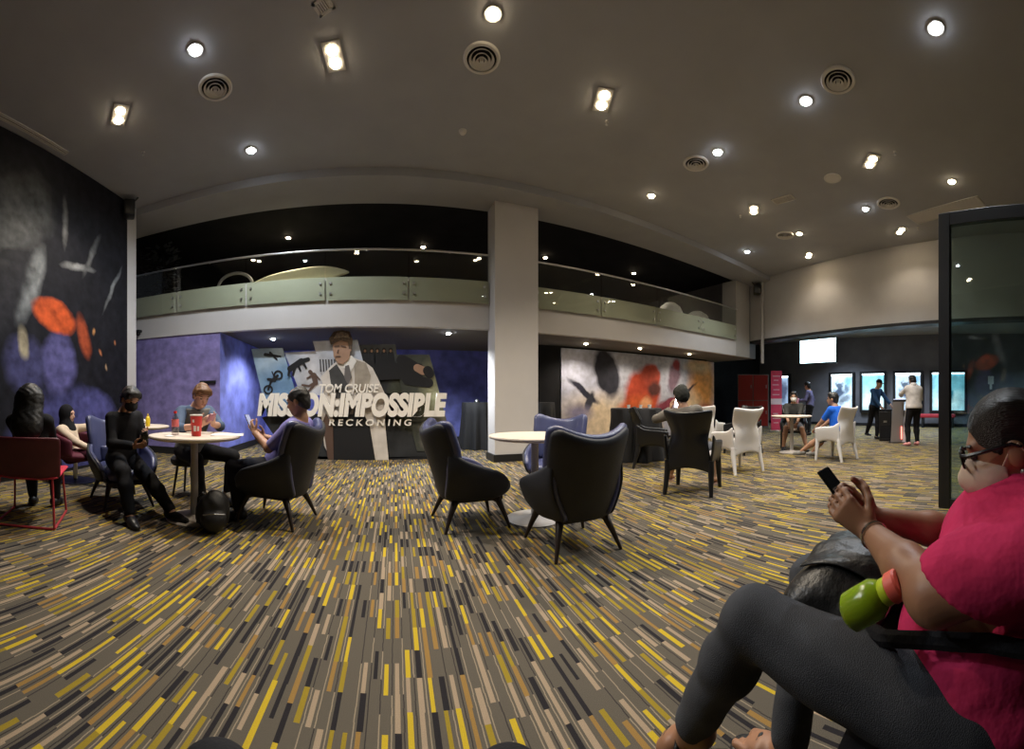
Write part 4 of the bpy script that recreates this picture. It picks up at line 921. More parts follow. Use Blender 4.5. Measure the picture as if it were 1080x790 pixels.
# big figure of a man in shirt, tie and waistcoat
pm = board('lower_board', [(276, 440), (300, 476), (300, 487), (470, 480), (478, 474), (462, 438), (300, 436)], .06, DARKP)
mn = board('figure_panel', [(350, 385), (358, 379), (366, 378), (372, 377), (384, 381), (393, 388), (399, 400), (408, 420), (406, 445), (410, 486), (350, 487), (342, 470), (338, 430), (342, 410), (338, 398)], .015, SHIRT, .02)
silh([(347, 391), (355, 384), (367, 403), (366, 420), (352, 420), (349, 404)], .014, VEST, mn, name='printed_waistcoat')
silh([(373, 379), (386, 383), (391, 396), (388, 412), (374, 414), (374, 396)], .014, mat('print_beige', (.34, .30, .25), .6, var=.25, vscale=6), mn, name='printed_waistcoat')
silh([(364, 386), (368, 385), (371, 398), (367, 406), (363, 398)], .001, TIE, mn, name='printed_tie')
silh([(351, 437), (384, 437), (390, 450), (396, 486), (352, 487)], .014, INK, mn, name='printed_trousers'); silh([(352, 452), (344, 436), (340, 446), (346, 484), (352, 486)], .014, BROWN, mn, name='printed_coat')
b = bmesh.new(); pts = [(351, 366), (352, 360), (357, 356), (364, 356), (369, 360), (370, 370), (368, 379), (362, 384), (356, 383), (352, 376)]; prism(b, [sp_(*q, -.005) for q in pts], -.015, .012); silh([(366, 376), (371, 375), (376, 381), (370, 392), (362, 388)], .0135, WHITEC, mn, name='printed_collar'); obj('printed_face', b, FACE, mn)
silh([(349, 364), (347, 357), (352, 350), (361, 348), (369, 350), (372, 358), (371, 369), (368, 368), (367, 361), (359, 359), (353, 362)], -.015, HAIRP, mn, name='printed_hair')
blobs([(352.5, 365.5, 357.5, 365, .5, .6), (360, 365, 364.5, 366, .6, .5), (354, 376, 359, 376, .5, .5), (357, 369, 356, 372, .5, .7)], -.016, BROWN, mn, 'printed_features')
silh([(352, 357), (355, 351.5), (361, 350), (367, 352), (369, 357), (362, 355.5)], -.028, mat('print_hair_light', (.26, .20, .14), .6, var=.5, vscale=30), mn, name='printed_highlight')
blobs([(369.5, 367, 369.5, 370, 1.3, 1.0)], -.016, FACE, mn, 'printed_ear')
def lettering(name, s, px0, px1, pyt, pyb, y0, dep, bold, shear, space=1.0):
    xa, zt = sp_(px0, pyt, -y0); xb, zb = sp_(px1, pyb, -y0); me = text_mesh(s, xa, xb, zb, zt, dep, bold, shear, space); me.transform(Matrix.Translation((0, y0, 0))); return link(name, me, LET, t, smooth=False)
lettering('headline_lettering', 'TOM CRUISE', 337, 400, 405, 414, -.02, .03, .02, .2)
lettering('title_lettering', 'MISSION:IMPOSSIBLE', 272, 471, 414.5, 439.5, -.03, .045, .055, .17, 1.0)
lettering('subtitle_lettering', 'DEAD', 303, 339, 442, 449, -.01, .02, .02, .12, 1.5); lettering('subtitle_lettering', 'RECKONING', 347, 434, 442, 449, -.01, .02, .02, .12, 1.5)
obj('standee_foot', B((-1.4, .06, 0), (1.55, .45, .05)), INK, t)
obj('back_strut', B((-.9, .10, .02), (1.2, .14, 1.55)), INK, t)

# ---------------------------------------------------------------- lobby
def lightbox(xa, xb, label, artm):
    """illuminated poster case on the lobby wall; survey columns xa..xb"""
    ya, yb = PX(xa, 420, 16).y, PX(xb, 420, 16).y; w = ya - yb; c = (ya + yb) / 2
    t = thing('poster_lightbox', label, 'poster', (16.0, c, .58), -PI / 2, 'illuminated poster cases'); hgt = 1.74; f_ = .10
    b = bmesh.new(); box(b, (-w / 2, -.14, 0), (-w / 2 + f_, 0, hgt)); box(b, (w / 2 - f_, -.14, 0), (w / 2, 0, hgt)); box(b, (-w / 2 + f_, -.14, 0), (w / 2 - f_, 0, f_)); box(b, (-w / 2 + f_, -.14, hgt - f_), (w / 2 - f_, 0, hgt)); obj('case_frame', b, BLACKM, t)
    obj('poster', B((-w / 2 + f_, -.06, f_), (w / 2 - f_, -.02, hgt - f_)), artm, t)
    obj('header_light', B((-w / 2 + f_, -.10, hgt - f_ - .05), (w / 2 - f_, -.062, hgt - f_)), mat('cool_tube', (1, 1, 1), emit=(.8, .93, 1), estr=3.5), t)
    return t
PA = art('white_figure_poster', (.62, .78, .92), [(-.1, 1.15, .16, .16, 0, (.10, .14, .2), .25), (-.12, .85, .22, .22, 20, (.07, .10, .16), .3), (.22, 1.0, .12, .2, -20, (.15, .22, .30), .4), (.1, .55, .30, .14, 30, (.2, .26, .33), .4), (.3, 1.35, .2, .2, 0, (.25, .55, .8), .5)], .18, 5, emit=.36)
PB = art('teal_poster', (.22, .55, .68), [(0, .45, .6, .5, 0, (.70, .86, .88), .6), (0, 1.2, .45, .3, 0, (.30, .70, .85), .6), (.1, .75, .12, .25, 15, (.05, .22, .3), .4)], .2, 4, emit=.42)
lightbox(875.4, 902, 'first lit poster case in the lobby, pale with dark figures', PA)
lightbox(907.7, 935.4, 'teal lit poster case behind the man in a dark cap', PB)
lightbox(942.5, 973.8, 'lit poster case behind the man in a white shirt', PA)
lightbox(981, 1020, 'lit teal poster case cut by the glass door frame', PB)
lightbox(819, 834.5, 'narrow lit poster case beside the pink banner, deep in the lobby', art('blue_poster', (.30, .42, .60), [(0, .9, .22, .5, 0, (.06, .08, .14), .4)], .2, 4, emit=.6))
# screen
pa, pb = PX(843, 359.5, 13.8), PX(882.5, 381.5, 13.8); cy, cz_ = (pa.y + pb.y) / 2, (pa.z + pb.z) / 2; sw, sh_ = abs(pa.y - pb.y), abs(pa.z - pb.z)
t = thing('wall_screen', 'bright white blue hanging screen over the lobby', 'screen', (13.8, cy, cz_), -PI / 2 - .1)
obj('screen_housing', B((-sw / 2 - .04, 0, -sh_ / 2 - .04), (sw / 2 + .04, .09, sh_ / 2 + .04), .01), BLACKM, t); obj('screen_panel', B((-sw / 2, -.008, -sh_ / 2), (sw / 2, -.001, sh_ / 2)), mat('lit_screen', (.8, .95, 1), emit=(.62, .90, 1), estr=2.6), t)
b = bmesh.new(); tube(b, [(0, .05, sh_ / 2), (0, .05, 3.82 - cz_)], .03, 10); obj('hanger', b, BLACKM, t)
# lockers
t = thing('locker', 'tall red double locker with grey sides by the lobby entrance', 'locker', (12.75, 8.75, 0), facing(-.80, -.60))
t.rotation_euler = (0, 0, facing(-.80, -.60) + PI)
obj('locker_body', B((-.62, 0, 0), (.62, .55, 2.12), .01), mat('grey_steel', (.22, .21, .2), .45, metal=.3), t)
RED = mat('locker_red', (.30, .018, .012), .42)
for i in range(2):
    for j in range(2):
        d = obj('door', B((-.59 + i * .60, -.03, .08 + j * 1.02), (-.02 + i * .60, 0, 1.07 + j * 1.02), .008), RED, t); obj('handle', B((-.10 + i * .60, -.05, .55 + j * 1.02), (-.07 + i * .60, -.03, .68 + j * 1.02)), STEEL, d)
# roll-up banner
t = thing('banner_stand', 'tall pink red roll-up banner with white lines beside the lockers', 'banner', (11.66, 7.02, 0), facing(-.857, -.515) + PI)
obj('banner_sheet', B((-.19, -.01, .06), (.19, .01, 2.12)), mat('pink_banner', (.62, .06, .12), .5, var=.15, vscale=3), t)
for k, (z, w) in enumerate(((1.92, .13), (1.78, .10), (1.62, .14), (1.45, .11), (1.28, .14), (.62, .12), (.45, .14), (.3, .1))): obj('printed_line', B((-w, -.014, z), (w - .03 * (k % 3), -.0095, z + .022)), mat('banner_white', (.75, .6, .62), .5), t)
obj('printed_box', B((-.19, -.014, .95), (.19, -.0095, 1.15)), MATS['banner_white'], t); obj('banner_base', B((-.22, -.08, 0), (.22, .08, .06), .01), STEEL, t); b = bmesh.new(); tube(b, [(0, .03, .05), (0, .03, 2.1)], .012, 8); obj('support_pole', b, STEEL, t)
# kiosk and bin
t = thing('ticket_kiosk', 'slanted grey self-service kiosk with white side, between the two standing men', 'kiosk', (9.95, 2.36, 0), facing(.20, -.98) + PI)
def slant(bm, x0, x1, y0, y1, z, dx): # leaning slab
    v = [bm.verts.new(q) for q in ((x0, y0, 0), (x1, y0, 0), (x1, y1, 0), (x0, y1, 0), (x0 + dx, y0, z), (x1 + dx, y0, z), (x1 + dx, y1, z), (x0 + dx, y1, z))]
    for f in ((0, 1, 2, 3), (4, 5, 6, 7), (0, 1, 5, 4), (1, 2, 6, 5), (2, 3, 7, 6), (3, 0, 4, 7)): bm.faces.new([v[i] for i in f])
    return bm
# the kiosk leans towards its user; built in its own frame with x pointing away from the camera's left
t.rotation_euler = (0, 0, math.atan2(-math.sin(brg(949)), math.cos(brg(949))))
obj('pedestal', slant(bmesh.new(), -.17, .13, -.17, .17, 1.06, .06), mat('kiosk_grey', (.20, .18, .17), .45), t); obj('side_panel', slant(bmesh.new(), .131, .21, -.175, .17, 1.10, .10), mat('kiosk_white', (.66, .64, .68), .4), t)
obj('screen_head', B((-.12, -.16, 1.06), (.25, .14, 1.12), .02), BLACKM, t); obj('screen', B((-.09, -.13, 1.12), (.22, .11, 1.125)), mat('kiosk_screen', (.7, .75, 1), emit=(.65, .7, 1), estr=1.2), t)
obj('red_light_strip', B((.10, -.20, .10), (.125, -.176, .42)), mat('red_neon', (1, .2, .15), emit=(1, .16, .12), estr=2.5), t); obj('foot_plate', B((-.22, -.2, 0), (.24, .2, .02), .005), BLACKM, t)
t = thing('waste_bin', 'black square waste bin between the man in a cap and the kiosk', 'bin', (10.25, 2.76, 0), math.atan2(-math.sin(brg(933)), math.cos(brg(933))))
obj('bin_body', B((-.17, -.17, 0), (.17, .17, .80), .015), BLACKM, t); obj('bin_lid', B((-.18, -.18, .80), (.18, .18, .85), .015), DARK, t); obj('bin_emblem', B((-.05, -.176, .50), (.04, -.168, .55)), STEEL, t); obj('bin_door', B((-.14, -.175, .08), (.14, -.169, .42)), DARK, t)
# red low bench behind the white-shirted man
t = thing('red_bench', 'red padded bench under the lit poster cases', 'bench', (15.5, PX(984, 440, 15.5).y - .2, 0), 0)
obj('bench_seat', B((-.25, -.7, .40), (.25, .7, .55), .04), mat('bench_red', (.35, .02, .03), .6), t, smooth=True)
for sy in (-.6, .6): obj('leg', B((-.2, sy - .03, 0), (.2, sy + .03, .41)), BLACKM, t)
# telephone-like panel behind the glass
p = PX(1045, 404, 15.98); t = thing('wall_panel', 'small white wall panel seen through the glass door', 'wall fixture', (15.99, p.y, p.z), -PI / 2)
obj('panel_plate', B((-.12, -.05, -.05), (.12, 0, .28), .01), WHITEC, t); obj('panel_tag', B((-.05, -.04, -.26), (.05, 0, -.05), .01), WHITEC, t)
# glass door leaf standing open
a = Vector((3.98, .47, 0)); bq = Vector((3.62, -1.1, 0)); d = bq - a; ln = d.length
t = thing('glass_door_leaf', 'tall black framed tinted glass door leaf on the right', 'door', a, math.atan2(d.y, d.x))
ZD = 3.0; fr = .09
SMOKE = glass('tinted_glass', (.62, .74, .74), .05)
obj('stile', B((-.03, -.035, 0), (fr, .035, ZD), .004), BLACKM, t); obj('stile', B((ln - fr, -.035, 0), (ln, .035, ZD), .004), BLACKM, t)
obj('bottom_rail', B((fr, -.033, .0), (ln - fr, .033, .10), .004), BLACKM, t); obj('top_rail', B((fr, -.033, ZD - .13), (ln - fr, .033, ZD), .004), BLACKM, t)
obj('glass_pane', B((fr, -.006, .10), (ln - fr, .006, ZD - .13)), SMOKE, t)
b = bmesh.new(); tube(b, [(fr * .4, .06, .95), (fr * .4, .09, 1.0), (fr * .4, .09, 1.45), (fr * .4, .06, 1.5)], .012, 8); obj('pull_handle', b, BLACKM, t, smooth=True)

# ---------------------------------------------------------------- sofa the photographer sits on
SOFA = mat('black_leather', (.014, .014, .017), .45, spec=.5, var=.15, bump=.08, bscale=150)
t = thing('bench_sofa', 'black upholstered bench under the woman in pink', 'sofa', (.5, -.15, 0))
F_ = Field()
obj('seat', B((-1.0, -.45, .22), (.95, .47, .39), .05), SOFA, t, smooth=True); obj('plinth', B((-.95, -.42, .05), (.9, .42, .23), .01), BLACKM, t); obj('backrest', B((-1.0, -.70, .24), (.95, -.45, .80), .06), SOFA, t, smooth=True)
for sx in (-.85, .8):
    for sy in (-.35, .3): obj('leg', lathe(bmesh.new(), [(0, 0), (.02, 0), (.025, .06), (0, .06)], 12, Matrix.Translation((sx, sy, 0))), STEEL, t)
# ---------------------------------------------------------------- people
SK1 = mat('skin_light', (.56, .33, .24), .5, var=.06); SK2 = mat('skin_tan', (.40, .215, .13), .5, var=.06); SK3 = mat('skin_brown', (.30, .15, .085), .45, var=.10, vscale=14); SK4 = mat('skin_deep', (.20, .10, .06), .5, var=.06)
def fab(n, c, **k): return mat(n, c, .85, spec=.2, var=k.pop('var', .12), vscale=k.pop('vscale', 12), bump=.25, bscale=140, **k)
BLK = fab('black_fabric', (.012, .012, .014)); NAVYT = fab('dark_trousers', (.018, .018, .024)); LAV = fab('lavender_shirt', (.20, .18, .42)); DENIM = fab('denim_blue_shirt', (.085, .12, .19))
GREYW = fab('grey_waistcoat', (.17, .17, .165)); CREAM = fab('cream_knit', (.62, .50, .38)); OLIVEJ = fab('grey_olive_jacket', (.14, .125, .105)); GREYT = fab('charcoal_tshirt', (.045, .045, .042)); GREYS = fab('grey_shorts', (.11, .11, .12))
BLUET = fab('bright_blue_tshirt', (.02, .13, .62)); DKBLUE = fab('dark_blue_shirt', (.025, .065, .15)); WSHIRT = fab('white_shirt', (.66, .63, .62)); MAUVE = fab('mauve_jacket', (.12, .11, .20)); SHOEB = mat('black_shoe', (.010, .010, .011), .4); SHOEW = mat('white_shoe', (.55, .53, .5), .5, var=.5, vscale=25)
PINKSH = mat('pink_shoe', (.7, .3, .28), .5); MASKW = mat('white_mask', (.70, .69, .66), .8); MASKB = mat('black_mask', (.012, .012, .013), .8); MASKP = mat('pale_mask', (.60, .46, .36), .8)
SCR = mat('phone_screen', (.8, .85, 1), emit=(.75, .85, 1), estr=2.0); SCRD = mat('phone_screen_dim', (.05, .05, .06), .1, emit=(.4, .42, .6), estr=.5); CASE = mat('phone_case', (.012, .012, .013), .25); CASEP = mat('phone_case_pink', (.30, .10, .14), .35)

# man in lavender shirt
L1 = (-.88, 3.50, 0); R1 = facing(-.97, .22)
J = pose((0, -.02, .50), lean=27, s=.96, hands=((-.13, .17, .80), (.10, .20, .74)), feet=((-.20, .30, .085), (.14, .55, .085)), hdir=(-.06, 1, -.22), apole=((-.5, -.6, -.8), (.5, -.6, -.8)), hfwd=.06)
person('man in a lavender shirt slouched in a wing chair, looking at a phone', L1, R1, J, SK2, LAV, NAVYT, SHOEB, MATS['hair_black'], 'balding', sleeve=.42, w=1.08, dep=1.2, hdirs=((.1, .5, .6), (-.3, .6, .4)), palmd=((1, -.3, .1), (-1, -.3, .2)), h=.009)
phone('black phone held up by the man in the lavender shirt', W(L1, R1, (-.10, .25, .90)), W((0, 0), R1, (0, .45, .85)), W((0, 0), R1, (0, -.85, .45)), CASE, SCRD)
# blond man
L2 = (-1.98, 3.90, 0); R2 = facing(.80, -.58)
def waist(root, J):
    Fv = Field(); torso_prims(Fv, J, .024); ax = J['nk'] - J['pel']; Fv.plane(J['nk'] + ax * .0, ax); Fv.plane(J['pel'] + ax * .02, -ax); sub_ob('waistcoat', Fv, .009, GREYW, root)
J = pose((0, -.02, .555), lean=-17, hands=((.02, .52, .86), (.16, .50, .85)), feet=((-.34, .22, .085), (.10, .40, .085)), hdir=(.15, 1, -.55), hfwd=.08, apole=((-.9, 0, -.7), (.9, 0, -.7)), lpole=((-.7, 1, .3), (.2, 1, .4)))
person('fair haired man in a grey waistcoat bent over his phone at the left table', L2, R2, J, SK1, DENIM, BLK, SHOEW, MATS['hair_brown'], 'mop', sleeve=.62, hdirs=((.4, .7, .5), (-.3, .8, .5)), palmd=((.6, -.3, .5), (-.8, -.3, .4)), h=.008, extra=waist)
phone('phone in a pinkish case held by the fair haired man', W(L2, R2, (.10, .62, .92)), W((0, 0), R2, (.1, .7, .6)), W((0, 0), R2, (0, -.6, .8)), CASEP, SCRD)
# boy in black
L3 = (-2.43, 3.24, 0); R3 = facing(.95, -.30)
J = pose((0, -.02, .51), lean=-6, s=.95, hands=((-.02, .30, .74), (.10, .32, .66)), feet=((-.06, .68, .085), (.30, .52, .085)), hdir=(.1, 1, -.5), hfwd=.06, lpole=((-.1, 1, .6), (.5, 1, .5)))
person('boy in black with a black face mask in the wing chair at left', L3, R3, J, SK2, BLK, BLK, SHOEB, MATS['hair_black'], 'mop', mask=MASKB, hdirs=((.3, .8, .3), (-.2, .9, .1)), palmd=((.5, -.3, .6), (-.5, -.2, .7)), h=.008, toe=((-.1, 1, 0), (.3, 1, 0)))
phone('dark phone in the hands of the boy in black', W(L3, R3, (.05, .42, .76)), W((0, 0), R3, (.5, .5, .5)), W((0, 0), R3, (0, -.7, .7)), CASE, SCRD)
# woman with headscarf
L4 = (-3.70, 3.85, 0); R4 = facing(.95, .2)
J = pose((0, -.04, .36), lean=16, s=.95, hands=((-.33, .46, .80), (.12, .40, .42)), feet=((-.12, .62, .085), (.12, .60, .085)), hdir=(-.12, 1, -.05), neck=.42)
person('woman in a black headscarf and cream knit top by the mural wall', L4, R4, J, SK1, CREAM, fab('maroon_trousers', (.06, .012, .025)), SHOEB, BLK, 'hijab', h=.010, sleeve=1)
# dark haired person in the red chair
L5 = (-2.80, 2.34, 0); R5 = facing(-.57, .82)
J = pose((0, -.04, .51), lean=10, s=.93, hands=((-.12, .34, .60), (.12, .34, .60)), feet=((-.12, .45, .085), (.12, .45, .085)), hdir=(0, 1, -.25))
person('dark haired person seen from behind in the red sled chair at the left edge', L5, R5, J, SK2, BLK, BLK, SHOEB, MATS['hair_black'], 'long', h=.010)
# hooded person with a bright phone
L6 = (3.46, 3.25, 0); R6 = facing(.87, .49)
J = pose((-.04, -.02, .53), lean=2, side=-10, s=.98, yaw=20, hands=((-.36, .22, .98), (-.05, .36, .88)), feet=((-.46, .55, .085), (.16, .45, .085)), hdir=(-.6, 1, -.2), lpole=((-.6, 1, .4), (.2, 1, .4)), apole=((-.9, -.2, -.5), (.6, -.3, -.8)))
person('person in a grey olive jacket, back to the camera, holding up a bright phone', L6, R6, J, SK2, OLIVEJ, GREYS, mat('tan_sandal', (.16, .08, .05), .6), fab('dark_hood', (.03, .03, .025)), 'mop', trouser=.46, hdirs=((0, .3, .9), (-.4, .7, .4)), palmd=((.8, .5, .1), (-.8, 0, .4)), h=.010, sandals=True)
phone('glowing white phone held up by the hooded person', W(L6, R6, (-.27, .24, 1.075)), W((0, 0), R6, (.12, .1, .95)), W((0, 0), R6, (.2, -1, .1)), CASE, mat('bright_screen', (.9, .95, 1), emit=(.85, .92, 1), estr=6))
# masked person in grey
L7 = (7.95, 4.32, 0); R7 = facing(-.88, -.47)
J = pose((0, -.02, .53), lean=-8, hands=((-.05, .48, .50), (.08, .46, .46)), feet=((-.28, .55, .085), (.22, .50, .085)), hdir=(0, 1, -.05))
person('person in charcoal t-shirt and white face mask behind the distant round table', L7, R7, J, SK2, GREYT, GREYS, SHOEB, MATS['hair_black'], 'short', sleeve=.42, trouser=.44, mask=MASKW, h=.011)
# boy in blue
L8 = (6.72, 2.75, 0); R8 = facing(.18, .98)
J = pose((0, -.02, .52), lean=-6, s=.93, hands=((-.12, .40, .56), (.10, .42, .56)), feet=((-.20, .74, .085), (.12, .62, .085)), hdir=(-.35, 1, 0), hfwd=.05)
person('boy in a bright blue t-shirt and grey shorts in a white plastic chair', L8, R8, J, SK2, BLUET, GREYS, mat('grey_shoe', (.20, .19, .17), .6), MATS['hair_black'], 'short', sleeve=.4, trouser=.46, h=.010)
# standing person by the banner
L9 = (11.1, 5.45, 0); R9 = facing(-.2, .98)
J = pose((0, 0, .92), lean=-3, hands=((-.20, .30, 1.08), (.22, .14, .95)), feet=((-.11, .0, .085), (.11, .05, .085)), hdir=(.3, 1, -.1), s=.97)
person('standing person in a mauve jacket with dark hair, deep in the lobby by the banner', L9, R9, J, SK2, MAUVE, BLK, SHOEB, MATS['hair_black'], 'short', h=.012)
t = thing('shopping_bag', 'small pink bag held by the standing person near the banner', 'bag', W(L9, R9, (-.30, .34, .80)), R9)
obj('bag_body', B((-.12, -.05, .06), (.12, .05, .36), .01), mat('pink_card', (.60, .25, .28), .6), t); b = bmesh.new(); tube(b, [(-.06, 0, .35), (-.03, 0, .43), (.03, 0, .43), (.06, 0, .35)], .006, 6); obj('bag_handle', b, BLACKM, t)
# man in the white shirt
L10 = (9.25, 1.78, 0); R10 = facing(.80, .60)
J = pose((0, 0, .93), lean=-3, hands=((-.12, .50, 1.22), (.14, .36, 1.10)), feet=((-.14, .02, .085), (.12, .06, .085)), hdir=(-.12, 1, -.22), s=1.0, apole=((-.9, -.1, -.5), (.7, -.3, -.8)))
person('standing man in a loose white shirt and black trousers pressing the kiosk screen', L10, R10, J, SK2, WSHIRT, BLK, PINKSH, MATS['hair_black'], 'short', h=.010, w=1.05, sleeve=1, top_inf=.045)
# man in cap
L11 = (10.62, 3.18, 0); R11 = facing(-.42, -.91)
J = pose((0, 0, .93), lean=-10, hands=((-.16, .46, .98), (.18, .40, .90)), feet=((.04, .12, .085), (-.06, -.36, .13)), hdir=(0, 1, -.25), s=1.0, hfwd=.06)
person('standing man in a dark cap and blue shirt stepping up to the black waste bin', L11, R11, J, SK2, DKBLUE, BLK, SHOEB, BLK, 'cap', h=.010)

# ---------------------------------------------------------------- the woman in pink, nearest the camera
PINK = mat('pink_cotton', (.56, .035, .115), .9, spec=.1, var=.10, vscale=10, bump=.9, bscale=16); PINKL = mat('pink_stitch', (.80, .16, .28), .8)
SLEEK = mat('sleek_hair', (.012, .0095, .009), .38, bump=.8, bscale=1.0)
for n_ in list(SLEEK.node_tree.nodes):
    if n_.type == 'TEX_NOISE':
        mp_ = SLEEK.node_tree.nodes.new('ShaderNodeMapping'); mp_.inputs['Scale'].default_value = (600, 12, 500); mp_.inputs['Rotation'].default_value = (.25, 0, 0)
        src_ = n_.inputs['Vector'].links[0].from_socket; SLEEK.node_tree.links.new(src_, mp_.inputs['Vector']); SLEEK.node_tree.links.new(mp_.outputs[0], n_.inputs['Vector'])
JEAN = mat('dark_denim', (.062, .066, .076), .85, spec=.2, var=.18, vscale=9, bump=.4, bscale=420)
J = pose((.90, .02, .47), lean=18, s=1.0, hands=((.89, .275, .785), (.985, .30, .790)), feet=((.77, .70, .22), (1.12, .62, .09)), hdir=(-.03, 1, -.30), neck=.465, shw=.19, hfwd=.088, hup=.115, apole=((-1, .15, -.55), (1, .1, -.5)))
J['shL'] = v3(.70, -.14, .845); J['elL'] = v3(.695, .095, .750); J['shR'] = v3(1.07, -.15, .815); J['elR'] = v3(1.14, .07, .71)
J['hpL'] = v3(.79, .05, .475); J['hpR'] = v3(1.01, .05, .465); J['knL'] = v3(.755, .515, .585); J['anL'] = v3(.775, .735, .215); J['knR'] = v3(1.12, .54, .53); J['anR'] = v3(.98, .55, .10); J['hd'] = J['hd'] + v3(0, -.008, -.052)
w_ = 1.12
root = thing('person', 'woman in a pink t-shirt, glasses and face mask at the right edge', 'person', (0, 0, 0))
Fd = Field(); torso_prims(Fd, J, 0, w_, 1.3); head_prims(Fd, J)
for n, ix in (('L', 0), ('R', 1)):
    sh, el, wr = J['sh' + n], J['el' + n], J['wr' + n]
    Fd.cap(sh, el, .070, .053, k=.03); Fd.cap(el, el + (wr - el) * .4, .047, .045, k=.02); Fd.cap(el + (wr - el) * .4, wr, .045, .027, k=.02)
    leg_prims(Fd, J, n, .004, 1.0, 1.1)
    a = J['an' + n]; t_ = nrm((-.08, 1, -.50) if n == 'L' else (.1, 1, 0)); lt = nrm(np.cross(t_, v3(0, 0, 1))); up_ = np.cross(lt, t_)
    Fd.cap(a - up_ * .02 - t_ * .035, a + t_ * .09 - up_ * .045, .036, .030, k=.02); Fd.cap(a + t_ * .09 + lt * .015 - up_ * .045, a + t_ * .135 + lt * .015 - up_ * .05, .030, .022, k=.02); Fd.cap(a + t_ * .09 - lt * .02 - up_ * .045, a + t_ * .125 - lt * .02 - up_ * .05, .028, .02, k=.02)
    for q, (o_, ln_, rr_) in enumerate(((.034, .050, .0125), (.014, .046, .0095), (-.003, .040, .009), (-.019, .034, .0085), (-.034, .026, .0085))):
        sg = 1 if n == 'L' else -1; p0 = a + t_ * (.125 - .006 * q) + lt * o_ * sg - up_ * .052; Fd.cap(p0, p0 + t_ * ln_ - up_ * .008, rr_ + .001, rr_, k=.005)
hand(Fd, J['wrL'], (.02, .74, .52), (1, .1, -.1), -1, 1.35, 1.0, k=.004)
hand(Fd, J['wrR'], (-.15, .72, .50), (-1, .1, .1), 1, 1.35, 1.0, k=.004)
sub_ob('body', Fd, .0055, SK3, root)
Ft = Field(); torso_prims(Ft, J, .022, w_, 1.32); R_ = J['R']
c_ = J['pel'] + (J['nk'] - J['pel']) * .62; 
for q in (-1, 1): Ft.ell(c_ + R_[:, 1] * .105 + R_[:, 0] * q * .075, (.085, .075, .085), R_, k=.05)
Ft.ell(J['pel'] + R_[:, 1] * .075 + R_[:, 2] * .10, (.17, .13, .13), R_, k=.06)
for n in 'LR':
    sh, el = J['sh' + n], J['el' + n]; Ft.cap(sh, sh + (el - sh) * .78, .080, .090, k=.045)
HEM = {}
for n in 'LR':
    sh, el = J['sh' + n], J['el' + n]; d_ = nrm(el - sh); hm = nrm(d_ + v3(0, 0, -1.05)); c0 = sh + (el - sh) * .80; HEM[n] = (c0, hm, d_); Ft.plane(c0, hm, c0 + d_ * .05, .15)
ax = J['nk'] - J['pel']; Ft.plane(J['nk'] + ax * .06, ax + v3(0, .12, 0), J['nk'], .11); Ft.plane(J['pel'] + v3(0, 0, -.03), (0, .1, -1))
sub_ob('tshirt', Ft, .0065, PINK, root, wob=.005, wsc=24)
Fl = Field(); Fl.ell(J['pel'] - v3(0, .02, .02), (.20, .16, .13), R_, k=.05)
for n in 'LR':
    hp, kn, an = J['hp' + n], J['kn' + n], J['an' + n]; Fl.cap(hp, kn, .108, .074, k=.04); Fl.cap(kn, kn + (an - kn) * .35, .071, .070, k=.02); Fl.cap(kn + (an - kn) * .35, kn + (an - kn) * .93, .070, .055, k=.03)
sub_ob('jeans', Fl, .0075, JEAN, root, wob=.0035, wsc=32)
for n in 'LR':
    a = J['an' + n]; t_ = nrm((-.08, 1, -.50) if n == 'L' else (.1, 1, 0)); lt = nrm(np.cross(t_, v3(0, 0, 1))); up_ = np.cross(lt, t_); Fs = Field()
    Fs.cap(a - t_ * .05 - up_ * .088, a + t_ * .165 - up_ * .088, .045, .048, k=.01, sq=up_, f=5)
    for q in (.05, .10):
        P_ = [a + t_ * q + lt * .040 * math.cos(an_) - up_ * (.070 - .052 * math.sin(an_)) for an_ in np.linspace(0, PI, 7)]
        for e0, e1 in zip(P_, P_[1:]): Fs.cap(e0, e1, .008, .008, k=.006)
    sub_ob('sandal', Fs, .005, BLACKM, root)
c, R = J['hd'], J['HR']; r, f, u = R[:, 0], R[:, 1], R[:, 2]
Fh = Field(); Fh.ell(c + u * .030 - f * .014, v3(.084, .104, .100), R, k=.02); Fh.ell(c - u * .01 - f * .055, v3(.078, .062, .075), R, k=.02); Fh.ell(c - f * .135 + u * .01, v3(.05, .05, .05), R, k=.02)
Fh.sub(c + f * .110 - u * .035, v3(.078, .082, .105), R); Fh.plane(c - u * .06 - f * .03, f * .62 - u * .7, c - u * .06 + f * .03, .13)
for q in (-1, 1): Fh.sub(c + r * q * .088 - u * .022 + f * .004, v3(.026, .030, .042), R)
sub_ob('hair', Fh, .005, SLEEK, root, wob=.0008, wsc=120)
for q in (-1, 1):
    e = bmesh.new(); ball(e, c + f * .083 + r * q * .032 + u * .002, (.014, .011, .009), Matrix(R.tolist()), 14, 10); obj('eye', e, MATS['eye'], root, smooth=True)
    e = bmesh.new(); ball(e, c + f * .088 + r * q * .034 + u * .027, (.022, .007, .004), Matrix(R.tolist()), 12, 6); obj('eyebrow', e, MATS['hair_black'], root, smooth=True)
    e = bmesh.new(); ball(e, c + r * q * .083 - u * .052 - f * .008, .007, None, 12, 8); obj('earring', e, STEEL, root, smooth=True)
Fm = Field(); Fm.ell(c + f * .038 - u * .054, v3(.071, .085, .068), R, k=.02); Fm.cap(c + f * .092 - u * .018, c + f * .112 - u * .045, .016, .022, k=.03); Fm.plane(c + f * .022, -f); Fm.plane(c - u * .004 + f * .09, u * .95 + f * .1)
sub_ob('face_mask', Fm, .0045, MASKP, root, wob=.001, wsc=110)
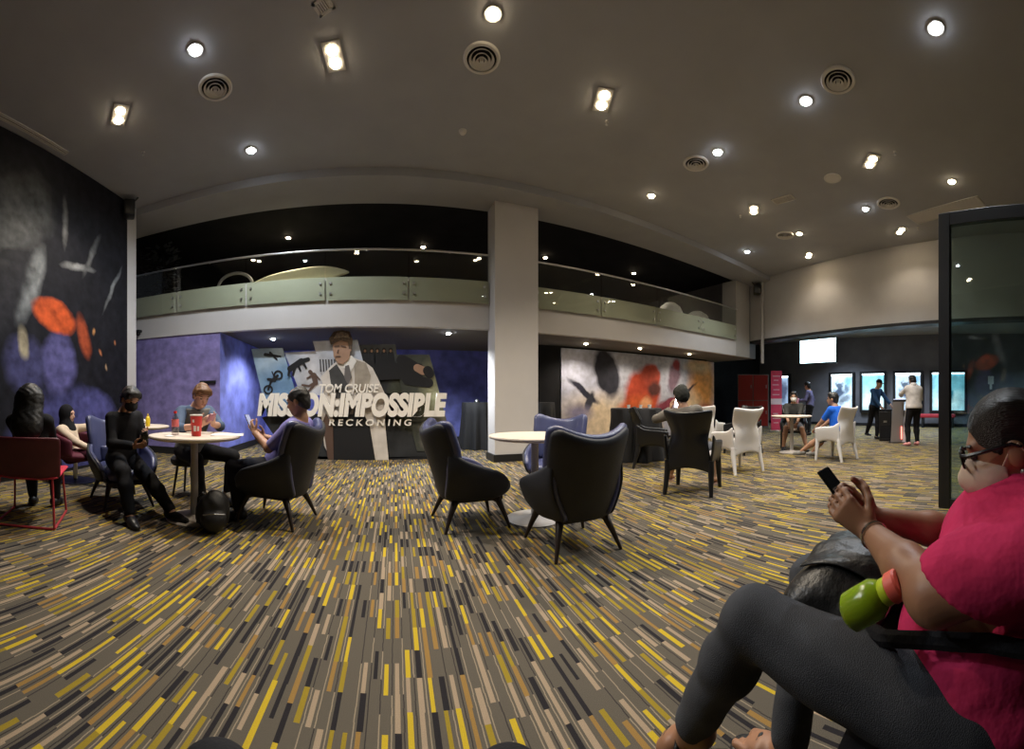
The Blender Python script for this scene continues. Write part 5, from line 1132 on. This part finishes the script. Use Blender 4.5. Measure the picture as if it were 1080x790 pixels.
for q in (-1, 1):
    b = bmesh.new(); tube(b, [c + f * .03 + r * q * .072 - u * .03, c + f * .01 + r * q * .082 - u * .005, c - f * .014 + r * q * .088 + u * .01, c - f * .026 + r * q * .085 - u * .02], .0022, 6); obj('ear_loop', b, MASKP, root, smooth=True)
FRM = mat('glasses_black', (.008, .008, .009), .25); b = bmesh.new()
for q in (-1, 1):
    cc = c + f * .110 + r * q * .034 + u * .004
    tube(b, [cc + (r * math.copysign(abs(math.cos(a)) ** .7, math.cos(a)) * .027 + u * math.copysign(abs(math.sin(a)) ** .7, math.sin(a)) * .019) for a in np.linspace(0, 2 * PI, 29)], .0030, 8)
    tube(b, [cc + r * q * .027 + u * .010, c + f * .095 + r * q * .074 + u * .012, c + f * .0 + r * q * .088 + u * .012, c - f * .02 + r * q * .087 + u * .0], [.0045, .005, .004, .003], 8)
tube(b, [c + f * .112 - r * .008 + u * .008, c + f * .115 + u * .011, c + f * .112 + r * .008 + u * .008], .003, 8)
gl = obj('glasses', b, FRM, root, smooth=True)
for q in (-1, 1):
    cc = c + f * .110 + r * q * .034 + u * .004; b = bmesh.new(); M = Matrix(R.tolist()).to_4x4(); M.translation = Vector(cc); box(b, (-.025, -.0008, -.017), (.025, .0008, .017), 0, M); obj('lens', b, MATS.get('lens_glass') or glass('lens_glass', (.95, .95, .95), .04), gl)
el, wr = J['elL'], J['wrL']; d_ = nrm(wr - el); u_ = nrm(np.cross(d_, v3(0, 0, 1))); x_ = np.cross(d_, u_)
b = bmesh.new()
for k in (0, 1): tube(b, [wr - d_ * (.012 + .006 * k) + (u_ * math.cos(a) + x_ * math.sin(a)) * (.0315 + .0015 * k) for a in np.linspace(0, 2 * PI, 30)], .0022, 6)
obj('bracelet', b, mat('silver', (.7, .68, .62), .2, metal=1), root, smooth=True, label='thin silver bracelet')
# her phone, bag and bottle
phone('small black phone held in both hands by the woman in pink', (.945, .385, .868), (-.05, .62, .75), (-.05, -.80, .60), CASE, mat('dark_screen', (.01, .01, .012), .12)).scale = (.85, .85, .85)
t = thing('handbag', 'black leather handbag on the lap of the woman in pink', 'bag', (1.0, .36, .62)); LB = mat('bag_leather', (.016, .016, .017), .38, var=.2, bump=.35, bscale=45)
F_ = Field()
F_.cap((-.14, .07, -.02), (.13, .10, -.03), .062, .07, k=.05); F_.cap((-.13, -.05, -.035), (.14, -.06, -.035), .066, .072, k=.05); F_.cap((-.10, .02, .0), (.12, .02, .01), .07, .075, k=.05)
for q in range(5): F_.cap((-.12 + .055 * q, -.08, .03), (-.10 + .05 * q, .02, .072 - .006 * abs(q - 2)), .012, .010, k=.03)
link('bag_body', F_.mesh(.006, 'b', .002, 40), LB, t)
link('flap', sheet(lambda u, v: Vector((u * .135 + .01, -.145 + .25 * v, .045 + .050 * math.sin(v * 2.6) - .02 * u * u + .006 * math.sin(7 * u + 3 * v))), 14, 10, .008), LB, t)
b = bmesh.new(); sp2 = [(-.15, -.04, -.02), (-.24, -.15, .0), (-.275, -.26, .03), (-.30, -.36, .045), (-.31, -.46, .03)]
for q0, q1 in zip(sp2, sp2[1:]): pass
tube(b, sp2, [.016, .017, .017, .017, .016], 8); obj('shoulder_strap', b, BLK, t, smooth=True)
GRN = mat('green_plastic', (.33, .50, .02), .18, trans=.35, ior=1.3, coat=.4); GRNL = mat('lime_collar', (.50, .62, .03), .35); CORAL = mat('coral_cap', (.80, .14, .10), .45)
ax_ = Vector((.005, -.087, .060)).normalized(); t = thing('drink_bottle', 'lime green drink bottle with a coral cap tucked against the handbag', 'bottle', (.705, .262, .690)); t.rotation_euler = ax_.to_track_quat('Z', 'Y').to_euler(); t.scale = (.86, .86, .86)
obj('bottle_body', lathe(bmesh.new(), [(0, 0), (.036, 0), (.043, .008), (.044, .04), (.043, .075), (.034, .090), (.026, .096), (0, .096)], 32), GRN, t, smooth=True)
obj('collar', lathe(bmesh.new(), [(.0, .094), (.027, .094), (.030, .098), (.030, .112), (.026, .116), (0, .116)], 28), GRNL, t, smooth=True)
obj('cap', lathe(bmesh.new(), [(0, .114), (.031, .114), (.034, .117), (.034, .138), (.030, .143), (0, .144)], 28), CORAL, t, smooth=True)
b = bmesh.new(); tube(b, [(.034, 0, .120), (.046, 0, .130), (.046, 0, .150), (.02, 0, .156)], .004, 8); obj('cap_loop', b, CORAL, t, smooth=True)
# ---------------------------------------------------------------- the photographer's knees
root = thing('person', 'seated person whose dark trousered knees show at the bottom edge', 'person', (0, 0, 0))
hp = {'L': v3(-.11, .0, .47), 'R': v3(.09, .0, .47)}; kn = {'L': v3(-.236, .545, .497), 'R': v3(.195, .555, .494)}; an = {'L': v3(-.235, .60, .09), 'R': v3(.20, .61, .09)}
Fd = Field(); Fl = Field(); Fd.ell((0, -.06, .50), (.15, .12, .10)); Fl.ell((0, -.06, .50), (.17, .14, .115))
for n in 'LR':
    Fd.cap(hp[n], kn[n], .075, .048); Fd.cap(kn[n], an[n], .048, .035); Fl.cap(hp[n], kn[n], .095, .062); Fl.cap(kn[n], an[n] + v3(0, 0, .04), .062, .056); Fd.cap(an[n] + v3(0, -.03, -.03), an[n] + v3(0, .12, -.05), .034, .028)
sub_ob('body', Fd, .012, SK2, root); sub_ob('trousers', Fl, .008, fab('charcoal_trousers', (.022, .022, .025)), root, wob=.003)
for n in 'LR':
    Fs = Field(); Fs.cap(an[n] + v3(0, -.04, -.04), an[n] + v3(0, .15, -.05), .047, .038, k=.02); Fs.plane(an[n] + v3(0, 0, -.085), (0, 0, -1)); sub_ob('shoe', Fs, .009, SHOEB, root)

# ---------------------------------------------------------------- camera: a 150 degree cylindrical sweep, level
cam = bpy.data.cameras.new('camera'); co = bpy.data.objects.new('camera', cam); COL.objects.link(co); SC.camera = co
cam.type = 'PANO'; cam.panorama_type = 'CENTRAL_CYLINDRICAL'
yaw = (540 - X0) / F; co.location = (0, 0, H); co.rotation_euler = (PI / 2, 0, -yaw); cam.clip_start = .01; cam.clip_end = 100
cam.central_cylindrical_range_u_min = -540 / F; cam.central_cylindrical_range_u_max = 540 / F
cam.central_cylindrical_range_v_min = -(790 - YH) / F; cam.central_cylindrical_range_v_max = YH / F; cam.central_cylindrical_radius = 1.0
w = bpy.data.worlds.new('world'); SC.world = w; w.use_nodes = True; w.node_tree.nodes['Background'].inputs[0].default_value = (.5, .55, .65, 1); w.node_tree.nodes['Background'].inputs[1].default_value = .05
SC.view_settings.view_transform = 'Standard'; SC.view_settings.look = 'None'; SC.view_settings.gamma = 1; SC.view_settings.use_curve_mapping = False
SC.view_settings.exposure = 1.15
SC.cycles.use_denoising = True; SC.cycles.max_bounces = 8; SC.cycles.diffuse_bounces = 4; SC.cycles.glossy_bounces = 3; SC.cycles.transmission_bounces = 6; SC.cycles.sample_clamp_indirect = 4; SC.cycles.caustics_reflective = False; SC.cycles.caustics_refractive = False
